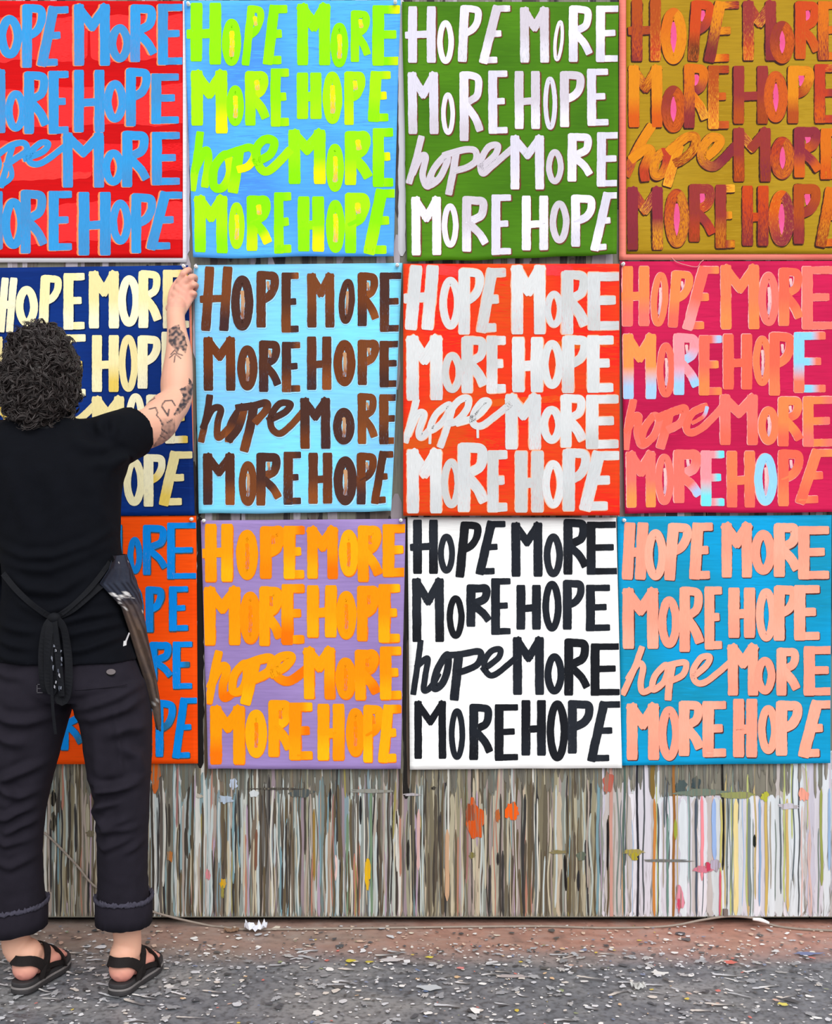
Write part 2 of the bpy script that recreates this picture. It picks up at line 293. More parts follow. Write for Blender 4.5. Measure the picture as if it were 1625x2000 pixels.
# ------------------------------------------------------------------ the painted sheets
class Sheet:
    def __init__(s, org, sc, quad, y0, curl=(0, 0, 0), seed=0, wave=0):
        s.o, s.k, s.q, s.y0, s.curl, s.seed, s.wave = org, sc, quad, y0+.0045, curl, seed, wave   # curl: bottom, right, left lift in metres
    def uv(s, x, y):
        (ax, ay), (bx, by), (cx, cy), (dx, dy) = s.q
        v = (y-(ay+by)/2)/(((cy+dy)-(ay+by))/2)
        for _ in range(2):
            xl, xr = ax+(dx-ax)*v, bx+(cx-bx)*v; u = (x-xl)/(xr-xl)
            yt, yb = ay+(by-ay)*u, dy+(cy-dy)*u; v = (y-yt)/(yb-yt)
        return u, v
    def lift(s, u, v):
        b, r, l = s.curl
        e = s.y0+b*max(0, (v-.80)/.2)**2*(.7+.5*nz(u*3, s.seed))+r*max(0, (u-.88)/.12)**2*(.3+v)*.7+l*max(0, (.10-u)/.10)**2*(.3+v)*.7
        return e+.0022*(1+nz(u*2.2, v*2.0, s.seed+.5))*max(0, min(1, v*6))
    def mp(s, x, y, h):
        u, v = s.uv(x, y); u = max(.002, min(.998, u)); v = max(.003, min(.997, v))
        return s.at(u, v, h)
    def at(s, u, v, h):
        (ax, ay), (bx, by), (cx, cy), (dx, dy) = s.q
        x = (ax*(1-u)+bx*u)*(1-v)+(dx*(1-u)+cx*u)*v; y = (ay*(1-u)+by*u)*(1-v)+(dy*(1-u)+cy*u)*v
        y += s.wave*nz(u*4.5, s.seed+9)*max(0, (v-.7)/.3)**2; x += 5*nz(v*3, s.seed+20)*(1 if u > .9 or u < .1 else .5)*s.wave/14
        return W(s.o[0]+x/s.k, s.o[1]+y/s.k, -s.lift(u, v)-h)

def sheet_mesh(acc, sh, c0, c1, seed, dry=.35, th=.0012, grow=None, nu=44, nv=52, freq=3.0, back=0):
    i0 = len(acc.v)
    g = grow or (0, 0, 0, 0)
    for layer in (0, 1):
        for j in range(nv+1):
            for i in range(nu+1):
                u = -g[0]+(1+g[0]+g[2])*i/nu; v = -g[1]+(1+g[1]+g[3])*j/nv
                p = sh.at(u, v, -back-(th if layer else 0))
                t = max(0, min(1, .5+1.3*nz(u*freq, v*freq*1.5, seed)))
                acc.add(p, mixc(c0, c1, t), mixc(c1, c0, t), dry, (p[0], p[2], seed))
    n = (nu+1)*(nv+1)
    for j in range(nv):
        for i in range(nu):
            a = i0+j*(nu+1)+i; acc.f.append((a, a+nu+1, a+nu+2, a+1)); acc.f.append((a+n, a+1+n, a+nu+2+n, a+nu+1+n))
    for i in range(nu):
        a = i0+i; acc.f.append((a, a+1, a+1+n, a+n)); a = i0+nv*(nu+1)+i; acc.f.append((a+1, a, a+n, a+1+n))
    for j in range(nv):
        a = i0+j*(nu+1); acc.f.append((a+nu+1, a, a+n, a+nu+1+n)); a = a+nu; acc.f.append((a, a+nu+1, a+nu+1+n, a+n))

def letter_strokes(ch, x0, y0, x1, y1, s, w, hole, a=0):
    """strokes of one hand-painted capital in its box: (points, width, closed)"""
    Wd, H = x1-x0-s, y1-y0; hw = w/2
    sl = lambda x, y: (x+s*(y1-y)/H, y)
    st = []
    if ch in 'HJ':
        w2 = min(w, Wd*.46); hw = w2/2; xl, xr = x0+hw, x0+Wd-hw; ym = y0+H*(.52 if ch == 'H' else .5)
        st += [([sl(xl, y0+hw), sl(xl, y1-hw-a)], w2), ([sl(xr, y0+hw), sl(xr, y1-hw)], w2)]
        e = -w*.5 if ch == 'J' else 0
        st += [([sl(xl+e, ym+4), sl(xr, ym-4)], min(w*.8, H*.2))]
    elif ch == 'O':
        wo_ = min(w, (x1-x0-s)*hole); hw = wo_/2; cx, cy = x0+Wd/2, (y0+y1)/2; rx, ry = Wd/2-hw, H/2-hw*1.05
        pts = []
        for k in range(14):
            t = k/14*2*math.pi+.25
            pts.append(sl(cx+rx*math.sin(t)*(1.04-.08*abs(math.cos(t))), cy-ry*math.cos(t)))
        st += [(pts, wo_, True)]
    elif ch in 'PR':
        wb = min(w*.92, Wd*(hole-.02), H*.2); ws = min(w, Wd*.45); xs = x0+ws/2; k = .50 if ch == 'P' else .46
        st += [([sl(xs, y0+ws/2), sl(xs, y1-ws/2)], ws)]
        b = [(xs, y0+wb/2), (x0+Wd*.52, y0+wb/2+H*.005), (x1-s-wb*.62, y0+H*.10), (x1-s-wb/2, y0+H*.22), (x1-s-wb*.75, y0+H*.34), (x0+Wd*.55, y0+H*(k-.06)), (xs+ws*.1, y0+H*k)]
        st += [([sl(*p) for p in b], wb)]
        if ch == 'R':
            wl = min(w*.85, Wd*.40)
            st += [([sl(xs+ws*.3, y0+H*.50), sl(x0+Wd*.68, y0+H*.66), sl(x1-s-wl*.45, y1-H*.16-wl*.3)], wl)]
    elif ch == 'E':
        ws = min(w, Wd*.55); wa = min(w*.72, H*.16); xs = x0+ws/2
        st += [([sl(xs, y0+ws*.4), sl(xs, y1-ws*.4)], ws)]
        for fy, fx in ((wa/2/H, 1), (.49, .86), (1-wa/2/H, 1)):
            st += [([sl(xs, y0+H*fy), sl(x0+Wd*fx-wa*.45, y0+H*fy-(3 if fx < 1 else 2))], wa)]
    elif ch == 'M':
        ws = min(w, Wd*.34); xl, xr = x0+ws/2, x1-s-ws/2; xm = (xl+xr)/2+Wd*.01; wv = min(w*.9, ws)
        st += [([sl(xl, y0+ws*.5), sl(xm, y0+H*.36)], wv), ([sl(xr, y0+ws*.45), sl(xm, y0+H*.36)], wv),
               ([sl(xl, y0+ws/2), sl(xl+2, y1-ws/2-a)], ws), ([sl(xr, y0+ws/2), sl(xr+2, y1-ws/2)], ws)]
    return sorted(st, key=lambda q: ch in 'HJPRE' and q[1] >= max(k[1] for k in st)-.01 and len(q[0]) == 2)

def parse(txt):
    out = []
    for t in txt.split(';'):
        t = t.split(); d = {'s': 0, 'a': 0, 'w': 0}
        for e in t[5:]: k, v = e.split('='); d[k] = float(v)
        out.append((t[0].upper(), [float(v) for v in t[1:5]], d))
    return out

def painting(name, label, org, sc, quad, y0, curl, base, rows, script, pal, w, ws, hole=.37, halo=None, core=None, bgst=(), dry=.18, over=None, endc=None, endp=0, seed=1, wave=8, margin=None, tight=True, sdry=.35, um=.45, upal=None):
    rng = random.Random(seed); sh = Sheet(org, sc, quad, y0, curl, seed*3.7, wave)
    root = empty(name, sh.at(.5, .5, 0), label, 'painting', None)
    bpy.context.view_layer.update()
    can = Acc(); c0, c1 = lin(base[0]), lin(base[1])
    sheet_mesh(can, sh, c0, c1, seed*1.3, sdry)
    h = .0003
    for (bx0, by0, bx1, by1, bw, bc, bdry) in bgst:
        h += .00002; m = ((bx0+bx1)/2, (by0+by1)/2+rng.uniform(-8, 8))
        ribbon(can, sh.mp, [(bx0, by0), m, (bx1, by1)], bw, h, lin(bc), lin(bc), c0, bdry, rng, rag=.12, step=12)
    can.build('canvas_sheet', PAINT, root)
    if margin:
        mg = Acc(); sheet_mesh(mg, sh, lin(margin[0]), lin(margin[1]), seed+5, .3, .0012, margin[2], back=.0022)
        mg.build('backing_sheet', PAINT, root)
    def word(strs, hb):
        acc = Acc(); h = hb
        cols = []
        for key, lst in strs:
            a = rng.choice(pal); b = rng.choice(pal)
            if over and key in over: a, b = over[key]
            cols.append((lin(a), lin(b)))
        if halo:
            hc, hx, hy, hk = halo
            for key, lst in strs:
                for stt in lst['st']:
                    h += .000008; jx, jy = rng.uniform(-3, 3), rng.uniform(-3, 3)
                    ribbon(acc, sh.mp, [(x+hx+jx, y+hy+jy) for x, y in stt[0]], stt[1]*hk, h, lin(hc), lin(hc), c0, .15, rng, len(stt) > 2 and stt[2], rag=.08, step=5)
        for (key, lst), (ca, cb_) in zip(strs, cols):
            if core and lst.get('core') and not core.get('top'):
                h += .000008; ribbon(acc, sh.mp, lst['core'], lst['cw']*core['w'], h, lin(core['c']), lin(core['c2']), c0, .2, rng, rag=.2, step=5, tip=.3)
            for si, stt in enumerate(lst['st']):
                h += .000008; e0, e1 = ca, cb_; ch = lst.get('ch', 's'); up = rng.choice(upal) if upal else None
                flat_ = (ch == 'M' and si < 2) or (ch == 'O' and not upal) or (ch in 'HJ' and si == 0)
                if flat_: e1 = e0
                elif not (over and key in over) and endc and rng.random() < endp: e1 = lin(rng.choice(endc))
                ribbon(acc, sh.mp, stt[0], stt[1], h, e0, e1, lin(up) if up else mixc(e0, c0, um), dry*rng.uniform(.5, 1.5), rng, len(stt) > 2 and stt[2], rag=.055, step=5, tip=.8 if stt[1] > 30 else .7)
            if core and lst.get('core') and core.get('top'):
                h += .000008; ribbon(acc, sh.mp, lst['core'], lst['cw']*core['w'], h, lin(core['c']), lin(core['c2']), c0, .3, rng, rag=.2, step=5, tip=.3)
        if acc.v: acc.build('painted_word', PAINT, root, False)
    hb = .0006+h
    for r, txt in enumerate(rows):
        cur = []; LT = parse(txt)
        words = [LT[:4], LT[4:]] if r != 2 else [LT]
        if r == 2 and script: 
            st = []
            for p in script: st.append((p[1:], p[0]*ws) if not p[-1] == 'c' else (p[1:-1], p[0]*ws, True))
            word([((2, 'h'), {'st': st})], hb)
        k = 0
        for wds in words:
            strs = []
            for (ch, bx, d) in wds:
                lw = d['w'] or w; st = letter_strokes(ch, *bx, d['s'], lw, hole, d['a']); e = {'st': st, 'ch': ch}
                x0_, y0_, x1_, y1_ = bx; Hh = y1_-y0_; s_ = d['s']
                if ch == 'O': e['core'] = [((x0_+x1_)/2+s_*.18, y0_+Hh*.30), ((x0_+x1_)/2+4, y0_+Hh*.5), ((x0_+x1_)/2-s_*.15, y0_+Hh*.76)]; e['cw'] = (x1_-x0_-s_)
                elif ch in 'PR': cxx = x0_+(x1_-x0_-s_)*.52+s_*.75; e['core'] = [(cxx-3, y0_+Hh*.2), (cxx+3, y0_+Hh*.31)]; e['cw'] = (x1_-x0_-s_)*.8
                strs.append(((r, k), e)); k += 1
            word(strs, hb)
    return root, sh

PT = {}
PT['red'] = painting('painting', 'bright red painting with sky-blue peach-edged HOPE MORE lettering, above the navy sheet', (0, 0), 3.845, [(-240, 6), (1373, 8), (1373, 1936), (-240, 1936)], .004, (0, 0, 0),
 ((200, 4, 10), (212, 8, 14)),
 ["H -235 30 -40 500;o -15 112 165 440;P 165 30 345 515;E 275 48 522 497 s=92;M 555 25 825 500;o 815 180 985 470;R 978 32 1172 472;E 1185 30 1378 487",
  "M -230 515 40 1005;o 40 675 200 990;R 180 535 362 1012;E 365 533 517 1005;H 555 518 785 1000;o 780 600 950 922;P 945 510 1132 955;E 1135 553 1345 930",
  "M 470 990 780 1415;o 770 1120 935 1395;R 918 982 1116 1412;E 1140 992 1352 1390",
  "M -220 1430 20 1880;o 15 1485 190 1872;R 155 1425 347 1910;E 365 1435 542 1882;H 590 1435 832 1925 w=82;o 825 1498 985 1838;P 985 1452 1172 1908;E 1095 1440 1385 1875 s=112"],
 [(1, (-210, 1010), (-230, 1180), (-250, 1380)), (1, (-220, 1240), (-170, 1130), (-130, 1160), (-140, 1340)), (1, (-60, 1130), (-110, 1250), (-60, 1330), (-10, 1240), (-40, 1140), 'c'), (1, (90, 1110), (50, 1250), (10, 1390)), (.8, (10, 1390), (85, 1330), (75, 1250)),
  (1, (0, 1150), (90, 1090), (180, 1075), (200, 1130), (120, 1190), (50, 1235)), (1, (190, 1190), (320, 1140), (362, 1078), (300, 1078), (215, 1165), (240, 1228), (330, 1215), (490, 1095))],
 [(56, 150, 216), (64, 144, 206), (52, 154, 222)], 76, 48, .36, halo=((255, 140, 92), -11, 2, 1.03), bgst=[(-200, 300, 520, 300, 330, (250, 48, 50), .25), (820, 290, 1340, 270, 340, (250, 48, 50), .25), (-200, 810, 1330, 780, 290, (250, 46, 48), .25), (-200, 1210, 560, 1200, 300, (252, 58, 54), .2), (560, 1190, 1330, 1180, 210, (240, 30, 36), .4), (-200, 1690, 1330, 1660, 290, (250, 46, 48), .25)],
 dry=.34, um=.14, seed=1, wave=0, margin=((238, 238, 242), (226, 226, 234), (.0, .0, .018, .018)))
PT['lime'] = painting('painting', 'sky-blue painting with lime-green HOPE MORE lettering and yellow stroke ends', (350, 0), 3.611, [(35, 4), (1562, 2), (1510, 1800), (96, 1822)], .004, (.016, .012, .006),
 ((78, 150, 242), (86, 180, 250)),
 ["J 80 12 297 462 a=22;O 303 130 437 467;P 440 38 607 467 s=42;E 588 36 768 455 s=48;M 830 20 1064 467;O 1068 158 1192 477;R 1210 72 1345 442;E 1362 38 1562 462",
  "M 85 490 340 948 a=55;O 335 600 457 890;R 465 500 630 892;E 645 484 777 892;H 830 505 1005 846;O 1013 503 1150 876;P 1165 503 1314 887;E 1330 503 1497 858 s=20",
  "M 770 908 1032 1305;O 1037 1012 1162 1355;R 1168 922 1352 1312;E 1365 905 1512 1318",
  "M 105 1375 338 1790;O 348 1425 460 1755;R 475 1378 645 1772;E 668 1357 792 1787;H 835 1378 1022 1782;O 1035 1408 1167 1783;P 1168 1358 1345 1788;E 1293 1335 1550 1787 s=95"],
 [(1, (148, 950), (130, 1090), (92, 1325)), (1, (115, 1200), (180, 1065), (208, 1110), (182, 1300)), (1.1, (330, 1090), (250, 1180), (245, 1310), (310, 1320), (360, 1210), 'c'), (1.35, (420, 1080), (400, 1220), (382, 1330)), (1, (330, 1090), (420, 1060), (500, 1040), (535, 1090), (490, 1170), (430, 1190)), (1.1, (545, 1140), (640, 1090), (670, 1000), (600, 985), (545, 1060), (570, 1180), (640, 1200), (770, 1070))],
 [(148, 246, 4), (156, 250, 10), (140, 240, 0), (170, 248, 10)], 84, 56, .42, core=dict(w=.26, c=(246, 226, 20), c2=(240, 200, 40), top=1), dry=.05, endc=[(226, 236, 0), (240, 240, 10), (200, 246, 8)], endp=.45, seed=2, wave=14, sdry=.4)
PT['green'] = painting('painting', 'olive-green painting with white brown-shadowed HOPE MORE lettering, above the red and silver sheet', (770, 0), 3.533, [(54, 12), (1550, 14), (1535, 1760), (88, 1805)], .0045, (.018, .012, .004),
 ((64, 114, 14), (78, 132, 18)),
 ["J 97 38 287 438;O 298 138 412 442;P 438 35 607 432 s=18;E 582 38 807 437 s=100;M 868 45 1067 437;O 1088 138 1182 425 s=26;R 1205 38 1362 432;E 1393 40 1552 427",
  "M 92 493 302 930;O 323 636 417 932;R 450 493 607 978;E 648 488 782 922;H 830 485 1005 895;O 1028 527 1122 897;P 1143 490 1312 882;E 1330 475 1477 867",
  "M 800 930 1032 1312;O 1048 1028 1167 1272;R 1195 918 1362 1258;E 1397 913 1556 1287",
  "M 117 1353 322 1767 ;O 328 1402 442 1712;R 468 1353 642 1737;E 670 1343 807 1757;H 880 1345 1062 1730;O 1073 1382 1207 1683;P 1220 1343 1388 1708;E 1350 1328 1552 1732 s=92"],
 [(1, (182, 955), (152, 1080), (105, 1250)), (1, (130, 1190), (180, 1085), (215, 1085), (195, 1210), (230, 1285), (270, 1240)), (1, (350, 1075), (270, 1170), (240, 1275), (310, 1230), (365, 1110), 'c'), (1.1, (425, 1060), (405, 1190), (378, 1325)), (1, (350, 1070), (470, 1035), (555, 1040), (560, 1110), (500, 1155), (425, 1175)), (1, (600, 1150), (690, 1075), (712, 1005), (650, 1015), (597, 1110), (610, 1195), (680, 1140), (835, 1005))],
 [(228, 224, 238), (218, 214, 230), (236, 232, 242), (208, 200, 212)], 62, 46, .34, halo=((112, 62, 44), 6, 6, 1.06), dry=.22, seed=3, wave=16)
PT['gold'] = painting('painting', 'mustard-gold painting with dark-edged orange and maroon HOPE MORE lettering and pink centres', (1200, 0), 3.824, [(88, -40), (1700, -40), (1700, 1896), (88, 1896)], .005, (0, 0, 0),
 ((164, 128, 18), (176, 140, 30)),
 ["J 130 -10 347 462;O 347 58 538 482;P 547 2 752 462 s=28;E 668 10 938 462 s=85;M 960 0 1207 457;O 1163 152 1344 477;R 1350 8 1532 447;E 1520 10 1700 447",
  "M 105 482 357 957;O 350 637 532 992;R 520 475 700 962;E 700 490 858 962;H 890 485 1147 930;O 1118 528 1294 917;P 1295 490 1492 927;E 1495 480 1690 917",
  "M 890 950 1167 1362;O 1165 1018 1347 1342;R 1343 948 1542 1332;E 1540 960 1700 1337",
  "M 95 1390 362 1872;O 375 1408 557 1852;R 558 1373 750 1812;E 755 1380 902 1852;H 955 1380 1152 1842;O 1153 1418 1344 1842;P 1338 1373 1542 1827;E 1500 1400 1740 1842 s=80"],
 [(1, (270, 955), (175, 1110), (95, 1290)), (1, (140, 1180), (230, 1115), (272, 1135), (225, 1250), (230, 1325)), (1, (360, 1140), (300, 1220), (310, 1310), (370, 1280), (395, 1180), 'c'), (1, (480, 1110), (440, 1230), (400, 1365)), (1, (420, 1120), (530, 1030), (605, 1025), (595, 1110), (520, 1185), (470, 1210)), (1, (660, 1190), (750, 1120), (790, 1045), (720, 1030), (655, 1120), (670, 1210), (760, 1235), (895, 1100))],
 [(206, 92, 26), (222, 136, 24), (150, 52, 50), (176, 76, 26), (190, 62, 34), (140, 44, 58), (214, 110, 22), (200, 70, 24)], 80, 70, .39, halo=((58, 28, 26), -5, 7, 1.10), core=dict(w=.27, c=(226, 84, 140), c2=(240, 92, 160)), dry=.42, upal=[(150, 60, 26), (240, 168, 44), (132, 44, 46), (196, 92, 30)], endc=[(236, 160, 26), (210, 90, 20), (130, 40, 60), (80, 44, 24)], endp=.5, seed=4, wave=0, margin=((240, 120, 108), (246, 140, 124), (.033, 0, 0, .024)), sdry=.45)
PT['navy'] = painting('painting', 'navy-blue painting with cream HOPE MORE lettering, behind the reaching person', (0, 500), 3.845, [(-290, 92), (1412, 70), (1462, 1944), (-262, 1960)], .004, (.003, .003, 0),
 ((4, 40, 112), (8, 52, 132)),
 ["J -22 158 132 577 s=35;O 118 223 283 532;P 288 143 467 542 s=18;E 476 130 637 552;M 666 108 892 550;O 888 143 1053 532;R 1040 108 1205 547;E 1222 105 1422 542",
  "M -220 600 20 1050;O 30 640 190 1040;R 200 600 400 1050;E 460 590 645 1055;H 690 588 892 1027;O 893 590 1035 1022;P 1033 596 1207 1002;E 1213 570 1400 1005",
  "M 690 1048 932 1450;O 945 1028 1092 1450;R 1098 1040 1235 1402;E 1238 1030 1412 1407",
  "M -200 1480 40 1900;O 60 1500 220 1880;R 230 1480 410 1890;E 430 1480 600 1890;H 690 1490 890 1890;O 928 1518 1087 1877;P 1078 1488 1243 1887;E 1188 1468 1452 1872 s=92"],
 [(1, (-180, 1080), (-210, 1380)), (1, (-190, 1260), (-130, 1160), (-110, 1380)), (1, (0, 1160), (-50, 1260), (20, 1340), (60, 1240), 'c'), (1, (180, 1160), (140, 1400)), (1, (160, 1180), (270, 1140), (260, 1240), (170, 1270)), (1, (330, 1240), (430, 1180), (380, 1130), (330, 1240), (420, 1320), (590, 1230), (700, 1130))],
 [(250, 242, 196), (246, 234, 176), (252, 246, 208), (240, 226, 164)], 76, 56, .36, halo=((4, 26, 74), 4, 4, 1.08), dry=.2, endc=[(236, 206, 96), (252, 246, 210)], endp=.4, seed=5, wave=3)
PT['brown'] = painting('painting', 'pale-blue painting with dark-brown HOPE MORE lettering, right of the reaching hand', (360, 500), 3.693, [(70, 66), (1572, 50), (1492, 1842), (104, 1858)], .004, (.010, .014, .002),
 ((132, 204, 250), (130, 226, 255)),
 ["J 120 70 348 547 s=30;O 338 138 498 542;P 520 108 684 522;E 700 120 827 552;M 885 120 1082 522;O 1103 162 1240 492 s=22;R 1250 118 1398 512;E 1410 120 1570 547",
  "M 138 580 367 978;O 383 642 528 972;R 538 608 692 987;E 703 620 838 982;H 885 575 1062 972;O 1078 603 1234 943;P 1250 603 1408 937;E 1408 613 1555 947",
  "M 835 1018 1052 1397;O 1073 1093 1228 1363;R 1250 988 1388 1362;E 1405 998 1542 1358",
  "M 133 1418 362 1802;O 393 1478 523 1803;R 518 1418 694 1802;E 715 1413 843 1792;H 895 1413 1067 1792;O 1078 1443 1243 1803;P 1243 1418 1388 1797;E 1343 1408 1512 1788 s=62"],
 [(1, (182, 1020), (165, 1130), (122, 1325)), (1, (140, 1230), (200, 1110), (262, 1105), (240, 1210), (245, 1310), (310, 1250)), (1.25, (420, 1095), (345, 1200), (325, 1320)), (1.1, (325, 1320), (390, 1240), (430, 1110)), (1.35, (500, 1085), (475, 1230), (435, 1385)), (1.1, (390, 1095), (500, 1080), (590, 1060), (590, 1110), (520, 1190)), (1, (615, 1180), (720, 1130), (765, 1070), (690, 1065), (628, 1150), (630, 1240), (690, 1280), (780, 1210), (865, 1110))],
 [(98, 54, 34), (84, 48, 34), (112, 58, 28), (76, 46, 38), (120, 66, 34)], 68, 50, .40, halo=((160, 222, 255), 3, 4, 1.12), core=dict(w=.16, c=(196, 150, 110), c2=(150, 92, 58), top=1), dry=.12, endc=[(140, 76, 34), (70, 44, 42)], endp=.4, seed=6, wave=9)
PT['silver'] = painting('painting', 'orange-red painting with thick silver-white HOPE MORE lettering, below the green sheet', (770, 500), 3.533, [(62, 54), (1554, 54), (1556, 1790), (62, 1792)], .0285, (0, 0, 0),
 ((240, 40, 26), (222, 74, 22)),
 ["J 72 58 310 517 s=40 w=84;O 313 143 463 507;P 443 83 619 547;E 563 85 778 527 s=78;M 808 58 1042 547;O 1038 238 1168 497;R 1153 98 1338 547;E 1335 113 1562 512",
  "M 83 543 332 1002;O 328 662 473 947;R 463 553 638 952;E 638 553 772 947;H 813 553 1027 947;O 1013 578 1168 918;P 1158 548 1345 952;E 1330 550 1514 942",
  "M 765 948 1012 1342;O 1008 1033 1163 1297;R 1148 953 1318 1327;E 1323 960 1550 1330",
  "M 88 1328 327 1782;O 323 1398 463 1742;R 438 1288 643 1772;E 643 1343 782 1767;H 833 1338 1032 1777;O 1023 1408 1173 1742;P 1163 1328 1350 1767;E 1273 1348 1565 1757 s=98"],
 [(1, (150, 1005), (120, 1130), (80, 1270)), (1, (98, 1225), (160, 1095), (205, 1095), (170, 1210), (190, 1250), (250, 1190)), (.95, (378, 1025), (290, 1090), (248, 1200), (320, 1160), (372, 1080), 'c'), (.4, (248, 1210), (246, 1290)), (1, (405, 1035), (365, 1180), (322, 1305)), (1, (385, 1070), (450, 995), (510, 985), (500, 1060), (430, 1140), (385, 1150)), (1, (440, 1150), (560, 1110), (648, 1015), (610, 1005), (552, 1080), (545, 1155), (600, 1172), (690, 1110), (790, 1030)), (.35, (575, 1180), (576, 1250))],
 [(213, 216, 218), (207, 210, 213), (219, 221, 223), (200, 202, 203)], 86, 48, .35, halo=((255, 176, 140), 0, 0, 1.07), dry=.2, seed=7, wave=0, sdry=.45, bgst=[(1100, 620, 1540, 600, 60, (222, 96, 20), .5), (80, 1300, 700, 1290, 70, (214, 84, 22), .5), (600, 1020, 1500, 960, 50, (224, 90, 22), .6), (1000, 90, 1200, 100, 80, (250, 60, 66), .4), (230, 90, 430, 110, 70, (252, 66, 66), .4)])
PT['coral'] = painting('painting', 'crimson painting with coral HOPE MORE lettering dabbed with pale blue', (1195, 500), 3.779, [(62, 40), (1628, 36), (1640, 1890), (96, 1900)], .004, (.008, .003, .004),
 ((186, 20, 72), (208, 28, 82)),
 ["J 78 68 277 525;O 278 118 428 523 s=25;P 413 108 605 533 s=30;E 520 78 800 543 s=125;M 803 60 1087 547;O 1083 118 1234 518;R 1233 85 1404 522;E 1405 78 1640 543",
  "M 83 570 327 1062;O 333 638 468 1047;R 458 570 644 1032;E 643 588 814 1028;H 823 570 1037 992;O 1043 588 1179 962;P 1163 563 1350 1037;E 1343 563 1580 1008",
  "M 798 1018 1077 1402;O 1083 1108 1234 1397;R 1228 1038 1404 1412;E 1413 1038 1645 1407",
  "M 108 1438 322 1862;O 323 1458 458 1842;R 458 1428 660 1832;E 658 1438 833 1847;H 848 1433 1057 1862;O 1053 1453 1219 1842;P 1228 1428 1414 1852;E 1348 1428 1650 1827 s=135"],
 [(1, (158, 1080), (130, 1210), (105, 1410)), (1, (115, 1290), (165, 1195), (200, 1190), (190, 1300), (220, 1395), (265, 1370)), (1, (310, 1180), (235, 1290), (230, 1385), (310, 1330), (350, 1220), 'c'), (1.25, (420, 1175), (400, 1270), (365, 1395)), (1.1, (350, 1190), (480, 1140), (540, 1130), (515, 1225), (430, 1275)), (1, (690, 1115), (600, 1155), (552, 1255), (585, 1305), (690, 1250), (830, 1100)), (.5, (600, 1230), (680, 1180), (700, 1120))],
 [(250, 108, 88), (255, 136, 78), (252, 118, 104), (255, 126, 84), (252, 104, 80)], 78, 55, .37, halo=((255, 172, 172), -4, -1, 1.03), core=dict(w=.14, c=(250, 190, 190), c2=(210, 170, 190)), dry=.08, endc=[(255, 150, 80), (255, 140, 80), (176, 200, 240), (255, 150, 150)], endp=.28,
 over={(1, 7): ((140, 212, 250), (252, 120, 90)), (3, 3): ((250, 150, 160), (120, 228, 240)), (1, 2): ((252, 150, 160), (160, 206, 246)), (3, 5): ((150, 210, 245), (255, 136, 80)), (1, 0): ((255, 150, 80), (170, 206, 244))}, seed=8, wave=5)
PT['orange'] = painting('painting', 'orange painting with thin blue HOPE MORE lettering, behind the trousers', (0, 980), 3.7025, [(-225, 108), (1420, 102), (1432, 1893), (-225, 1900)], .004, (.002, .002, 0),
 ((250, 74, 2), (255, 84, 6)),
 ["J -180 160 20 560;O 60 250 180 530;P 220 170 380 540;E 420 160 560 550;M 640 160 880 550;O 923 252 1028 522 w=44;R 1033 166 1205 533;E 1208 152 1424 557",
  "M -180 610 60 950;O 100 660 220 940;R 260 615 420 950;E 460 610 600 940;H 690 615 880 945;O 925 612 1035 935;P 1052 612 1188 947;E 1222 612 1360 933",
  "M 640 1020 860 1350;O 900 1100 1020 1340;R 1080 1012 1240 1305;E 1248 1012 1390 1352",
  "M -180 1430 60 1840;O 100 1500 230 1830;R 440 1438 595 1800 w=56;E 640 1430 780 1840;H 880 1430 1098 1850;O 900 1500 1010 1840;P 1125 1433 1270 1848;E 1243 1418 1432 1853 s=62"],
 [(1, (-100, 1010), (-150, 1340)), (1, (-120, 1200), (-60, 1120), (-50, 1340)), (1, (60, 1120), (20, 1240), (80, 1320), (120, 1200), 'c'), (1, (230, 1110), (190, 1380)), (1, (210, 1130), (320, 1100), (300, 1220), (220, 1250)), (1, (380, 1220), (470, 1140), (400, 1120), (370, 1240), (440, 1320), (620, 1180))],
 [(0, 138, 232), (10, 132, 220), (4, 144, 240)], 56, 40, .40, halo=((60, 84, 92), 3, 5, 1.10), dry=.12, endc=[(0, 146, 244), (40, 116, 160)], endp=.3, seed=9, wave=2)
